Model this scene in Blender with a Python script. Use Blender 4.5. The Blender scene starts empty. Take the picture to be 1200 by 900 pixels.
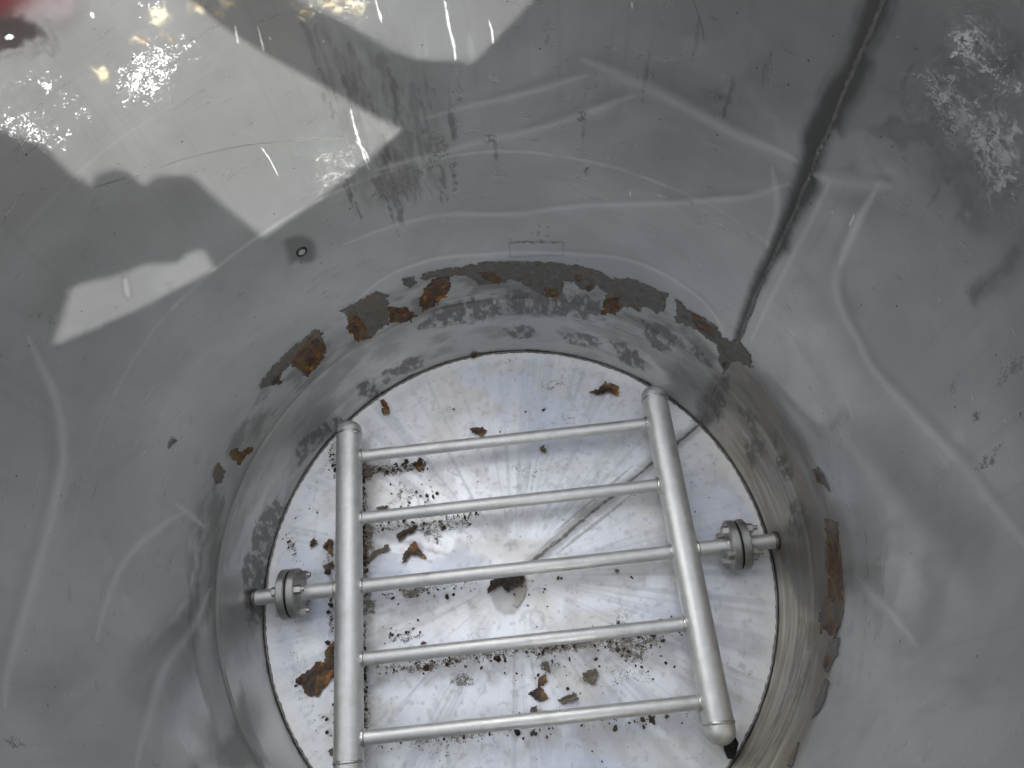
import bpy, bmesh, math, random
import numpy as np
from mathutils import Vector, Matrix
from mathutils.geometry import tessellate_polygon

random.seed(7)
RNG = np.random.RandomState(11)
sc = bpy.context.scene
col = sc.collection
S = 0.5                        # tank radius in metres; the lengths below are in radii times S
PI = math.pi

# ------------------------------------------------------------------ camera
FPX, NX, NY = 873.0, 663.777, 873.541          # focal length in px of the 1200 px photo, plumb point
CAM = np.array([0.180, -0.599, 2.950])         # in tank radii
_d = np.array([NX - 600, -(NY - 450), -FPX]); _d /= np.linalg.norm(_d)
_up = -_d
_x = np.array([1, 0, 0]) - _up[0] * _up; _x /= np.linalg.norm(_x)
_y = np.cross(_up, _x)
ROT = np.array([_x, _y, _up])                  # world = ROT @ cam
cam = bpy.data.cameras.new("camera"); camo = bpy.data.objects.new("camera", cam); col.objects.link(camo)
cam.sensor_width = 36.0; cam.lens = FPX / 1200 * 36.0; cam.clip_start = 0.005; cam.clip_end = 200
camo.matrix_world = Matrix.Translation(Vector(CAM * S)) @ Matrix(ROT.tolist()).to_4x4()
sc.camera = camo

# ------------------------------------------------------------------ light
SUN_AZ, SUN_EL = math.radians(-49.5), math.radians(37.93)
world = bpy.data.worlds.new("World"); sc.world = world; world.use_nodes = True
wn = world.node_tree.nodes; wl = world.node_tree.links; wn.clear()
sky = wn.new("ShaderNodeTexSky"); sky.sky_type = 'NISHITA'; sky.sun_disc = False
sky.sun_elevation = SUN_EL
sky.sun_rotation = math.atan2(math.cos(SUN_AZ), math.sin(SUN_AZ))
sky.air_density = 1.0; sky.dust_density = 2.0; sky.ozone_density = 1.0
bgn = wn.new("ShaderNodeBackground"); bgn.inputs[1].default_value = 0.15
wo = wn.new("ShaderNodeOutputWorld")
hsv = wn.new('ShaderNodeHueSaturation'); hsv.inputs['Saturation'].default_value = 0.24
wl.new(sky.outputs[0], hsv.inputs['Color']); wl.new(hsv.outputs[0], bgn.inputs[0]); wl.new(bgn.outputs[0], wo.inputs[0])
sl = bpy.data.lights.new("sun", 'SUN'); sl.energy = 2.4; sl.angle = math.radians(0.55); sl.color = (1.0, 0.985, 0.97)
so = bpy.data.objects.new("sun", sl); col.objects.link(so)
sdir = Vector((math.cos(SUN_AZ) * math.cos(SUN_EL), math.sin(SUN_AZ) * math.cos(SUN_EL), math.sin(SUN_EL)))
so.rotation_euler = sdir.to_track_quat('Z', 'Y').to_euler(); so.location = sdir * 5
vs = sc.view_settings; vs.view_transform = 'Standard'; vs.look = 'None'; vs.gamma = 1.0; vs.exposure = 2.07
sc.cycles.max_bounces = 7; sc.cycles.diffuse_bounces = 4; sc.cycles.glossy_bounces = 6; sc.cycles.use_adaptive_sampling = True; sc.cycles.adaptive_threshold = 0.03
sc.cycles.caustics_reflective = True; sc.cycles.blur_glossy = 0.3
sc.cycles.sample_clamp_indirect = 6.0
sc.cycles.use_denoising = True

# ------------------------------------------------------------------ photo point -> place on the tank (radii)
R_LOW, R_UP, H_STEP, H_RIM = 1.0, 1.03, 0.424, 2.79
def profile(h):
    h = np.asarray(h, float)
    r = np.where(h < H_STEP - 0.006, R_LOW, R_LOW + 0.022)
    u = np.clip((h - H_STEP) / 0.15, 0, 1); u = u * u * (3 - 2 * u)
    return np.where(h < H_STEP - 0.006, R_LOW, R_LOW + 0.009 + 0.021 * u)
def rays(P):
    P = np.atleast_2d(np.asarray(P, float))
    return np.c_[P[:, 0] - 600, -(P[:, 1] - 450), -FPX * np.ones(len(P))] @ ROT.T
def on_wall(P):
    """(theta, h) of points seen at P on the wall"""
    d = rays(P); R = np.full(len(d), R_UP)
    for _ in range(6):
        a = d[:, 0]**2 + d[:, 1]**2; b = 2 * (d[:, 0] * CAM[0] + d[:, 1] * CAM[1]); c = CAM[0]**2 + CAM[1]**2 - R * R
        t = (-b + np.sqrt(b * b - 4 * a * c)) / 2 / a
        X = CAM + d * t[:, None]; R = profile(X[:, 2])
    return np.c_[np.arctan2(X[:, 1], X[:, 0]), X[:, 2]]
def on_floor(P, h=0.0):
    d = rays(P); t = (h - CAM[2]) / d[:, 2]
    return (CAM + d * t[:, None])[:, :2]

# ------------------------------------------------------------------ numpy noise and rasters
def vnoise(x, y, seed=0):
    xi = np.floor(x).astype(np.int64); yi = np.floor(y).astype(np.int64)
    xf = x - xi; yf = y - yi; xf = xf * xf * (3 - 2 * xf); yf = yf * yf * (3 - 2 * yf)
    def hsh(a, b):
        n = (a * 374761393 + b * 668265263 + seed * 982451653) & 0x7fffffff
        n = (n ^ (n >> 13)) * 1274126177 & 0x7fffffff
        return ((n ^ (n >> 16)) & 0xffff) / 65535.0
    v00, v10, v01, v11 = hsh(xi, yi), hsh(xi + 1, yi), hsh(xi, yi + 1), hsh(xi + 1, yi + 1)
    return (v00 * (1 - xf) + v10 * xf) * (1 - yf) + (v01 * (1 - xf) + v11 * xf) * yf
def fbm(x, y, oct=4, seed=0):
    s = 0; a = 0.5; n = 0
    for k in range(oct):
        s = s + a * vnoise(x * 2**k + 17.3 * k, y * 2**k - 9.1 * k, seed + k); n += a; a *= 0.55
    return s / n
def inside_dist(px, py, poly):
    """signed distance to a polygon, + inside"""
    P = np.asarray(poly, float); n = len(P)
    d = np.full(px.shape, 1e9); ins = np.zeros(px.shape, bool)
    for i in range(n):
        x0, y0 = P[i]; x1, y1 = P[(i + 1) % n]
        ex, ey = x1 - x0, y1 - y0; L = ex * ex + ey * ey + 1e-18
        t = np.clip(((px - x0) * ex + (py - y0) * ey) / L, 0, 1)
        d = np.minimum(d, (px - x0 - t * ex)**2 + (py - y0 - t * ey)**2)
        c = ((y0 > py) != (y1 > py)) & (px < (x1 - x0) * (py - y0) / (y1 - y0 + 1e-18) + x0)
        ins ^= c
    return np.where(ins, 1, -1) * np.sqrt(d)
def line_dist(px, py, pts):
    P = np.asarray(pts, float); d = np.full(px.shape, 1e9); tt = np.zeros(px.shape); n = len(P) - 1
    for i in range(n):
        x0, y0 = P[i]; x1, y1 = P[i + 1]; ex, ey = x1 - x0, y1 - y0; L = ex * ex + ey * ey + 1e-18
        t = np.clip(((px - x0) * ex + (py - y0) * ey) / L, 0, 1)
        q = (px - x0 - t * ex)**2 + (py - y0 - t * ey)**2
        tt = np.where(q < d, (i + t) / n, tt); d = np.minimum(d, q)
    return np.sqrt(d), tt
def smooth_path(P, n=8):
    P = np.asarray(P, float)
    if len(P) < 3: return P
    Q = np.vstack([2 * P[0] - P[1], P, 2 * P[-1] - P[-2]]); out = []
    for i in range(1, len(Q) - 2):
        for k in range(n):
            t = k / n
            out.append(0.5 * (2 * Q[i] + (Q[i + 1] - Q[i - 1]) * t + (2 * Q[i - 1] - 5 * Q[i] + 4 * Q[i + 1] - Q[i + 2]) * t * t + (3 * Q[i] - Q[i - 1] - 3 * Q[i + 1] + Q[i + 2]) * t**3))
    out.append(P[-1]); return np.array(out)
def ss(a, b, x):
    t = np.clip((x - a) / (b - a), 0, 1); return t * t * (3 - 2 * t)

class Sheet:
    """a dense grid of surface points carrying colour films: film = smooth stain, spot = stain that the shader breaks up"""
    def __init__(s, U, V, metal):
        s.U, s.V = U, V; n = U.shape
        s.film = np.zeros(n + (4,), np.float32); s.spot = np.zeros(n + (4,), np.float32)
        s.disp = np.zeros(n, np.float32)
        s.u0, s.v0 = U[0], V[:, 0]
    def box(s, pts, m):
        P = np.asarray(pts)
        i0, i1 = np.searchsorted(s.u0, [P[:, 0].min() - m, P[:, 0].max() + m])
        j0, j1 = np.searchsorted(s.v0, [P[:, 1].min() - m, P[:, 1].max() + m])
        return (slice(max(j0, 0), max(j1, j0 + 1)), slice(max(i0, 0), max(i1, i0 + 1)))
    def over(s, layer, b, c, a):
        L = layer[b]; a = np.clip(a, 0, 1)
        A = a + L[..., 3] * (1 - a); w = np.where(A > 1e-5, a / np.maximum(A, 1e-5), 0)[..., None]
        L[..., :3] = np.array(c, np.float32) * w + L[..., :3] * (1 - w); L[..., 3] = A
    def poly(s, pts, c, a, soft=0.01, layer='film', jag=0.0, jf=60.0, seed=1, pat=None):
        b = s.box(pts, soft + jag + 0.01); u, v = s.U[b], s.V[b]
        if u.size == 0: return
        d = inside_dist(u, v, pts)
        if jag: d = d + (fbm(u * jf, v * jf, 4, seed) - 0.5) * 2 * jag
        m = ss(-soft, soft, d) * a
        if pat is not None: m = m * pat(u, v)
        s.over(getattr(s, layer), b, c, m)
    def line(s, pts, c, a, w, layer='film', taper=True, jag=0.0, jf=80.0, seed=1, soft=0.5, pat=None):
        b = s.box(pts, w * 1.6 + jag + 0.004); u, v = s.U[b], s.V[b]
        if u.size == 0: return
        d, t = line_dist(u, v, pts)
        if jag: d = d + (fbm(u * jf, v * jf, 3, seed) - 0.5) * 2 * jag
        ww = w * (np.clip(4 * t * (1 - t), 0, 1)**0.5 * 0.8 + 0.2 if taper else 1)
        m = (1 - ss(ww * (1 - soft), ww * (1 + soft), d)) * a
        if pat is not None: m = m * pat(u, v)
        s.over(getattr(s, layer), b, c, m)
    def crease(s, pts, A, w, taper=0.5):
        """a shallow dent or ridge pressed along a path"""
        b = s.box(pts, w * 4); u, v = s.U[b], s.V[b]
        d, t = line_dist(u, v, pts)
        e = np.clip(t / 0.18, 0, 1) * np.clip((1 - t) / 0.18, 0, 1); e = e * e * (3 - 2 * e)
        s.disp[b] += (A * e * np.exp(-(d / w)**2)).astype(np.float32)

# ------------------------------------------------------------------ object helpers
def link(name, me, mats, parent=None):
    o = bpy.data.objects.new(name, me); col.objects.link(o)
    for m in (mats if isinstance(mats, (list, tuple)) else [mats]): me.materials.append(m)
    if parent: o.parent = parent
    return o
def tag(o, label=None, cat=None, group=None, kind=None):
    for k, v in (('label', label), ('category', cat), ('group', group), ('kind', kind)):
        if v: o[k] = v
    return o
def empty(name, loc=(0, 0, 0), rz=0):
    o = bpy.data.objects.new(name, None); col.objects.link(o); o.location = loc; o.rotation_euler = (0, 0, rz)
    o.empty_display_size = 0.05; return o
def bm_obj(name, bm, mat, parent=None, smooth=True, ang=40):
    bmesh.ops.recalc_face_normals(bm, faces=bm.faces)
    me = bpy.data.meshes.new(name); bm.to_mesh(me); bm.free()
    if smooth:
        me.polygons.foreach_set('use_smooth', [True] * len(me.polygons))
        me.set_sharp_from_angle(angle=math.radians(ang))
    return link(name, me, mat, parent)
def lathe(bm, prof, M, n=48, closed=False):
    """prof: (axial, radius) pairs, axis = local X, M places it"""
    rings = []
    for a, r in prof:
        if r < 1e-7: rings.append([bm.verts.new(M @ Vector((a, 0, 0)))])
        else: rings.append([bm.verts.new(M @ Vector((a, r * math.cos(2 * PI * k / n), r * math.sin(2 * PI * k / n)))) for k in range(n)])
    pr = list(zip(rings, rings[1:])) + ([(rings[-1], rings[0])] if closed else [])
    for A, B in pr:
        for k in range(n):
            k2 = (k + 1) % n
            if len(A) == 1 and len(B) == 1: break
            if len(A) == 1: bm.faces.new((A[0], B[k], B[k2]))
            elif len(B) == 1: bm.faces.new((A[k], A[k2], B[0]))
            else: bm.faces.new((A[k], A[k2], B[k2], B[k]))
def axis_M(p, d):
    d = Vector(d).normalized(); q = d.to_track_quat('X', 'Z')
    return Matrix.Translation(Vector(p)) @ q.to_matrix().to_4x4()
def bead_ring(bm, M, R, r, n=64, m=10, rough=0.18, lumps=40, seed=0):
    """a weld fillet round a pipe, rippled like laid-down beads"""
    rg = random.Random(seed); V = []
    for k in range(n):
        a = 2 * PI * k / n
        rr = r * (1 + rough * math.sin(lumps * a) * 0.5 + rg.uniform(-rough, rough) * 0.6)
        V.append([bm.verts.new(M @ Vector((rr * math.cos(2 * PI * j / m), (R + rr * 0.7 * math.sin(2 * PI * j / m)) * math.cos(a), (R + rr * 0.7 * math.sin(2 * PI * j / m)) * math.sin(a)))) for j in range(m)])
    for k in range(n):
        for j in range(m):
            bm.faces.new((V[k][j], V[(k + 1) % n][j], V[(k + 1) % n][(j + 1) % m], V[k][(j + 1) % m]))

# ------------------------------------------------------------------ materials
class NT:
    def __init__(s, name):
        s.m = bpy.data.materials.new(name); s.m.use_nodes = True; s.t = s.m.node_tree; s.t.nodes.clear()
        s.out = s.t.nodes.new("ShaderNodeOutputMaterial")
    def n(s, typ, **kw):
        o = s.t.nodes.new(typ)
        for k, v in kw.items():
            if k == 'inp':
                for a, b in v.items():
                    if isinstance(b, bpy.types.NodeSocket): s.t.links.new(b, o.inputs[a])
                    else: o.inputs[a].default_value = b
            else: setattr(o, k, v)
        return o
    def l(s, a, b): s.t.links.new(a, b)
    def math(s, op, a, b=None, c=None, clamp=False):
        o = s.n("ShaderNodeMath", operation=op, use_clamp=clamp)
        for i, v in enumerate((a, b, c)):
            if v is None: continue
            if isinstance(v, bpy.types.NodeSocket): s.l(v, o.inputs[i])
            else: o.inputs[i].default_value = v
        return o.outputs[0]
    def ramp(s, f, lo, hi, a=0.0, b=1.0):
        o = s.n("ShaderNodeMapRange", interpolation_type='SMOOTHSTEP', inp={0: f, 1: lo, 2: hi, 3: a, 4: b}); return o.outputs[0]
    def mixc(s, f, a, b, mode='MIX'):
        o = s.n("ShaderNodeMix", data_type='RGBA', blend_type=mode)
        for i, v in ((0, f), (6, a), (7, b)):
            if isinstance(v, bpy.types.NodeSocket): s.l(v, o.inputs[i])
            elif i and len(v) == 3: o.inputs[i].default_value = (*v, 1)
            else: o.inputs[i].default_value = v
        return o.outputs[2]
    def noise(s, vec, scale, detail=5, rough=0.55):
        o = s.n("ShaderNodeTexNoise", inp={'Scale': scale, 'Detail': detail, 'Roughness': rough}); s.l(vec, o.inputs['Vector']); return o.outputs['Fac']
    def stretch(s, vec, sx, sy, sz=1):
        o = s.n("ShaderNodeMapping"); s.l(vec, o.inputs[0]); o.inputs['Scale'].default_value = (sx, sy, sz); return o.outputs[0]

def sheet_mat(name, base_a, base_b, rough, metal, brush=(6, 160), floor=False):
    N = NT(name)
    uv = N.n("ShaderNodeUVMap", uv_map='uv').outputs[0]
    film = N.n("ShaderNodeAttribute", attribute_name='film'); spot = N.n("ShaderNodeAttribute", attribute_name='spot')
    big = N.noise(uv, 5, 5, 0.5); mid = N.noise(uv, 30, 6, 0.6); fine = N.noise(uv, 420, 5, 0.7)
    br = N.noise(N.stretch(uv, *brush), 1.0, 4, 0.7)
    br2 = N.noise(N.stretch(uv, brush[0] * 5, brush[1] * 5), 1.0, 3, 0.7)
    c = N.mixc(N.ramp(big, 0.3, 0.7), base_a, base_b)
    v = N.math('ADD', N.math('MULTIPLY', mid, 0.14), N.math('MULTIPLY', N.math('ADD', br, br2), 0.10))
    c = N.mixc(1.0, c, N.n("ShaderNodeCombineColor", inp={0: N.math('ADD', v, 0.84), 1: N.math('ADD', v, 0.84), 2: N.math('ADD', v, 0.84)}).outputs[0], 'MULTIPLY')
    c = N.mixc(film.outputs['Alpha'], c, film.outputs['Color'])
    f2 = N.math('ADD', N.math('MULTIPLY', fine, 0.55), N.math('MULTIPLY', N.noise(uv, 110, 5, 0.65), 0.45))
    sa = N.ramp(N.math('ADD', spot.outputs['Alpha'], N.math('MULTIPLY', N.math('SUBTRACT', f2, 0.5), 4.5)), 0.46, 0.62)
    sa = N.math('MULTIPLY', sa, N.ramp(spot.outputs['Alpha'], 0.0, 0.12))
    c = N.mixc(sa, c, N.mixc(N.ramp(fine, 0.35, 0.65), spot.outputs['Color'], N.mixc(0.5, spot.outputs['Color'], (0.30, 0.30, 0.29))))
    # tiny dust and pits
    vo = N.n("ShaderNodeTexVoronoi", inp={'Scale': 75.0, 'Randomness': 1.0}); N.l(uv, vo.inputs['Vector'])
    sep = N.n("ShaderNodeSeparateColor"); N.l(vo.outputs['Color'], sep.inputs[0])
    dot = N.math('MULTIPLY', N.math('LESS_THAN', vo.outputs['Distance'], N.math('MULTIPLY', sep.outputs[0], 0.12)), N.math('GREATER_THAN', sep.outputs[1], 0.72))
    c = N.mixc(N.math('MULTIPLY', dot, 0.75), c, (0.06, 0.055, 0.05))
    r = N.math('ADD', rough, N.math('ADD', N.math('MULTIPLY', N.math('SUBTRACT', mid, 0.5), 0.10), N.math('MULTIPLY', N.math('SUBTRACT', br, 0.5), 0.16)))
    r = N.math('ADD', r, N.math('MULTIPLY', film.outputs['Alpha'], 0.22), clamp=True)
    r = N.math('MAXIMUM', r, N.math('MULTIPLY', sa, 0.7))
    mt = N.math('MULTIPLY', N.math('SUBTRACT', 1.0, N.math('MULTIPLY', sa, 0.9)), metal)
    mt = N.math('MULTIPLY', mt, N.math('SUBTRACT', 1.0, N.ramp(film.outputs['Alpha'], 0.30, 0.95, 0.0, 0.5)))
    h = N.math('ADD', N.math('MULTIPLY', br2, 0.25), N.math('ADD', N.math('MULTIPLY', sa, 0.5), N.math('MULTIPLY', fine, 0.18)))
    bp = N.n("ShaderNodeBump", inp={'Strength': 0.25, 'Distance': 0.0004, 'Height': h})
    b = N.n("ShaderNodeBsdfPrincipled", inp={'Base Color': c, 'Roughness': r, 'Metallic': mt, 'Normal': bp.outputs[0]})
    N.l(b.outputs[0], N.out.inputs[0]); return N.m

def metal_mat(name, base, rough, metal=1.0, var=0.12, scale=60, dark=0.25, bump=0.15):
    N = NT(name)
    oc = N.n("ShaderNodeTexCoord").outputs['Object']
    a = N.noise(oc, scale, 6, 0.6); b2 = N.noise(oc, scale * 12, 3, 0.6); big = N.noise(oc, scale * 0.25, 4, 0.6)
    c = N.mixc(N.ramp(a, 0.3, 0.75), [x * (1 - var) for x in base], base)
    c = N.mixc(N.math('MULTIPLY', N.ramp(big, 0.55, 0.75), dark), c, (0.16, 0.15, 0.14))
    c = N.mixc(N.math('MULTIPLY', N.ramp(N.noise(oc, scale * 5, 4, 0.65), 0.66, 0.71), 0.55), c, (0.14, 0.11, 0.08))
    c = N.mixc(N.math('MULTIPLY', N.ramp(N.noise(N.stretch(oc, 1, 1, 0.3), 14, 5, 0.7), 0.52, 0.70), 0.28), c, (0.40, 0.37, 0.32))
    r = N.math('ADD', N.math('MULTIPLY', N.math('SUBTRACT', a, 0.5), 0.2), rough)
    bp = N.n("ShaderNodeBump", inp={'Strength': bump, 'Distance': 0.0003, 'Height': N.math('ADD', b2, a)})
    b = N.n("ShaderNodeBsdfPrincipled", inp={'Base Color': c, 'Roughness': r, 'Metallic': metal, 'Normal': bp.outputs[0]})
    N.l(b.outputs[0], N.out.inputs[0]); return N.m

def scale_mat(name, grey, gloss=0.45):
    """old flaking scale: grey brown film with rust where the attribute says so"""
    N = NT(name)
    oc = N.n("ShaderNodeTexCoord").outputs['Object']
    at = N.n("ShaderNodeAttribute", attribute_name='rust').outputs['Fac']
    n1 = N.noise(oc, 90, 6, 0.65); n2 = N.noise(oc, 320, 5, 0.7); n3 = N.noise(oc, 35, 4, 0.6)
    g = N.mixc(N.ramp(n1, 0.35, 0.65), [x * 0.72 for x in grey], [x * 1.15 for x in grey])
    g = N.mixc(N.math('MULTIPLY', N.ramp(n3, 0.48, 0.66), 0.7), g, (0.13, 0.095, 0.055))
    g = N.mixc(N.math('MULTIPLY', N.ramp(n2, 0.60, 0.66), 0.5), g, (0.05, 0.045, 0.04))
    rc = N.mixc(N.ramp(n1, 0.38, 0.60), (0.020, 0.012, 0.007), (0.115, 0.050, 0.011))
    rc = N.mixc(N.ramp(n3, 0.50, 0.64), rc, (0.12, 0.078, 0.020))
    rc = N.mixc(N.math('MULTIPLY', N.ramp(N.noise(oc, 60, 5, 0.6), 0.57, 0.68), 0.8), rc, (0.42, 0.16, 0.014))
    rc = N.mixc(N.math('MULTIPLY', N.ramp(N.noise(oc, 48, 3, 0.6), 0.62, 0.72), 0.45), rc, (0.26, 0.03, 0.012))
    f = N.ramp(N.math('ADD', at, N.math('MULTIPLY', N.math('SUBTRACT', n1, 0.5), 0.9)), 0.40, 0.60)
    c = N.mixc(f, g, rc)
    bp = N.n("ShaderNodeBump", inp={'Strength': 0.8, 'Distance': 0.0012, 'Height': N.math('ADD', n1, N.math('MULTIPLY', n2, 0.5))})
    b = N.n("ShaderNodeBsdfPrincipled", inp={'Base Color': c, 'Roughness': gloss, 'Metallic': 0.0, 'Normal': bp.outputs[0]})
    N.l(b.outputs[0], N.out.inputs[0]); return N.m
def plain(name, c, rough=0.6, metal=0.0):
    N = NT(name); oc = N.n("ShaderNodeTexCoord").outputs['Object']
    n = N.noise(oc, 40, 5, 0.6)
    cc = N.mixc(n, [x * 0.7 for x in c], [min(1, x * 1.25) for x in c])
    b = N.n("ShaderNodeBsdfPrincipled", inp={'Base Color': cc, 'Roughness': rough, 'Metallic': metal})
    N.l(b.outputs[0], N.out.inputs[0]); return N.m

M_wall = sheet_mat("brushed_wall_steel", (0.405, 0.41, 0.403), (0.475, 0.477, 0.47), 0.30, 0.82)
M_floor = sheet_mat("washed_floor_steel", (0.80, 0.81, 0.85), (0.86, 0.87, 0.89), 0.42, 0.70, brush=(60, 60), floor=True)
M_pipe = metal_mat("satin_pipe_steel", (0.82, 0.82, 0.81), 0.52, 0.72, dark=0.14)
M_flange = metal_mat("cast_flange_steel", (0.50, 0.495, 0.475), 0.45, 0.88, dark=0.55)
M_bolt = metal_mat("bolt_steel", (0.62, 0.61, 0.58), 0.32, 1.0, scale=120)
M_weld = metal_mat("weld_bead_steel", (0.70, 0.69, 0.66), 0.30, 1.0, scale=200, dark=0.5, bump=0.5)
M_weld_dark = metal_mat("dark_weld_steel", (0.20, 0.19, 0.18), 0.45, 0.8, scale=200, dark=0.8, bump=0.6)
M_seam = metal_mat("seam_bead_steel", (0.26, 0.25, 0.24), 0.38, 0.85, scale=160, dark=0.95, bump=0.6)
M_rubber = plain("black_rubber", (0.008, 0.008, 0.009), 0.5)
M_scale = scale_mat("flaking_scale", (0.118, 0.112, 0.101))
M_flake = scale_mat("loose_rust_flake", (0.16, 0.13, 0.09), 0.4)
M_clump = scale_mat("wet_rust", (0.035, 0.022, 0.018), 0.3)
M_grit = metal_mat("rust_grit", (0.120, 0.062, 0.028), 0.7, 0.0, var=0.85, scale=45, dark=0.5)

# ================================================================== THE TANK
tank = empty('steel_tank')
tag(tank, 'round stainless steel tank with stained brushed wall and pale bottom plate', 'tank')

NTH = 2200
hs = np.concatenate([np.arange(0, H_STEP - 0.008, 0.0030), [H_STEP - 0.006, H_STEP - 0.003, H_STEP], np.arange(H_STEP + 0.004, 2.25, 0.0030), np.arange(2.26, H_RIM + 0.001, 0.03)])
hs[-1] = H_RIM
th0 = math.radians(-110)                       # cut where it is behind the camera
th = np.linspace(th0, th0 + 2 * PI, NTH + 1)
U, V = np.meshgrid(th, hs)
W = Sheet(U, V, 1)
def wp(P, n=0):
    a = on_wall(P); a[:, 0] = np.where(a[:, 0] < th0, a[:, 0] + 2 * PI, a[:, 0])
    return smooth_path(a, n) if n else a

def wc(P, n=5):
    P = list(P); q = smooth_path(wp(P[-2:] + P + P[:2]), n); return q[2 * n:-2 * n]
WHITE = (0.80, 0.80, 0.78); DARK = (0.13, 0.125, 0.12); BROWN = (0.20, 0.165, 0.125); LIGHT = (0.78, 0.78, 0.76)
# slow cloudiness of the steel
g = fbm(U * 3, V * 3, 4, 3)
W.over(W.film, (slice(None), slice(None)), (0.40, 0.43, 0.42), ss(0.5, 0.75, g) * 0.35)
# faint runs down the wall
runs = fbm(U * 60, V * 1.3, 4, 9)
W.over(W.film, (slice(None), slice(None)), (0.33, 0.33, 0.32), ss(0.60, 0.78, runs) * ss(0.7, 1.7, V) * 0.20)

# heat-darkened band beside the vertical weld and the weld's dirt
seam_px = [(1042, -5), (1010, 60), (985, 115), (955, 190), (925, 265), (900, 325), (880, 368), (865, 402)]
THS = float(np.mean(wp([(1040, 0), (985, 115), (925, 265), (865, 400)])[:, 0]))
W.poly(wc([(1014, -8), (1050, -8), (1040, 30), (1022, 62), (1024, 78), (1010, 110), (998, 128), (991, 150), (987, 157), (978, 155), (968, 185), (961, 205), (960, 222), (945, 245), (930, 270), (926, 292), (915, 300), (885, 355), (868, 395), (860, 400), (868, 372), (888, 320), (898, 300), (912, 262), (928, 215), (940, 180), (942, 155), (955, 125), (966, 100), (985, 75), (996, 50)]), (0.042, 0.042, 0.040), 0.90, soft=0.018, jag=0.004, jf=40, seed=4)
W.poly(wp([(1018, -8), (1040, -8), (1015, 60), (975, 130), (948, 200), (915, 290), (895, 330), (905, 300), (930, 240), (955, 165), (985, 90)]), (0.07, 0.065, 0.06), 0.5, soft=0.01)
# neck below: the dark ring of grime where the shells lap, patchy
def pat(f, lo, hi, seed, sx=1.0, sy=1.0): return lambda u, v: ss(lo, hi, fbm(u * f * sx, v * f * sy, 4, seed))
ring = lambda a0, a1, h0, h1: [(math.radians(a), h0) for a in np.linspace(a0, a1, 30)] + [(math.radians(a), h1) for a in np.linspace(a1, a0, 30)]
W.poly(ring(20, 200, 0.02, 0.62), DARK, 0.55, soft=0.05, pat=pat(9, 0.40, 0.70, 21, 1.0, 2.0))
W.poly(ring(-60, 40, 0.03, 0.58), BROWN, 0.75, soft=0.05, pat=pat(7, 0.33, 0.66, 22, 0.6, 3.0))
W.poly(ring(-60, 30, 0.03, 0.38), (0.62, 0.56, 0.45), 0.55, soft=0.04, pat=pat(6, 0.42, 0.62, 29, 0.8, 2.0))
W.poly(ring(40, 260, -0.02, 0.43), (0.44, 0.44, 0.43), 0.45, soft=0.01)
W.poly(ring(-70, 36, -0.02, 0.44), (0.50, 0.46, 0.385), 0.55, soft=0.015)
W.poly(ring(-70, 30, 0.02, 0.62), (0.27, 0.225, 0.165), 0.55, soft=0.03, pat=pat(9, 0.48, 0.62, 91, 0.5, 4.0))
for a0, a1, h_ in ((62, 112, .30), (70, 100, .315), (56, 80, .34), (95, 150, .47), (60, 118, .50), (-40, 15, .30), (-50, 10, .36), (-45, 0, .22)):
    W.line([(math.radians(a), h_) for a in np.linspace(a0, a1, 12)], (0.13, 0.125, 0.115), .55, 0.0022, taper=False, jag=0.004, jf=60, pat=pat(20, .35, .6, a0 + 80, 1, .2))
for P in ([(418, 455), (432, 444), (445, 452), (440, 466), (425, 465)], [(445, 440), (470, 425), (494, 416), (495, 428), (470, 440), (450, 450)],
          [(345, 525), (375, 500), (400, 488), (398, 500), (375, 520), (352, 545)], [(296, 620), (325, 585), (332, 600), (318, 640), (308, 690), (296, 680)],
          [(285, 655), (310, 665), (310, 720), (290, 725)], [(525, 358), (555, 348), (580, 350), (583, 372), (540, 380), (495, 385), (500, 372)],
          [(590, 344), (640, 342), (700, 350), (702, 374), (660, 372), (600, 366)], [(750, 376), (775, 382), (803, 402), (792, 412), (772, 412), (757, 395)],
          [(716, 400), (738, 406), (756, 424), (750, 434), (730, 424)], [(806, 400), (835, 425), (833, 432), (812, 418)],
          [(590, 385), (620, 382), (625, 392), (600, 397)], [(655, 390), (700, 395), (700, 405), (665, 402)], [(835, 480), (850, 440), (858, 440), (846, 490), (840, 500)],
          [(865, 480), (880, 485), (890, 510), (880, 505)], [(870, 520), (895, 515), (890, 540), (875, 545)], [(900, 505), (912, 512), (908, 522)], [(908, 540), (925, 535), (930, 560), (915, 555)],
          [(925, 590), (940, 585), (948, 620), (925, 625)]):
    W.poly(wc(P), (0.15, 0.145, 0.14), 0.85, soft=0.014, jag=0.035, jf=34, seed=P[0][0], pat=pat(38, 0.28, 0.56, P[0][0], 1.6, .7))
W.poly(wp([(905, 625), (950, 600), (968, 640), (975, 690), (955, 720), (935, 715), (925, 680), (912, 650)]), (0.13, 0.125, 0.125), 0.65, soft=0.03, jag=0.015, jf=25)
W.poly(wp([(935, 720), (958, 730), (945, 790), (915, 860), (890, 898), (878, 898), (905, 850), (925, 790)]), (0.22, 0.20, 0.17), 0.85, soft=0.015, jag=0.03, jf=30, pat=pat(30, 0.3, 0.6, 77, .5, 3))
W.poly(wp([(283, 800), (300, 860), (320, 898), (255, 898), (255, 880), (270, 860)]), (0.16, 0.16, 0.155), 0.55, soft=0.02, jag=0.02, jf=20)
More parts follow.
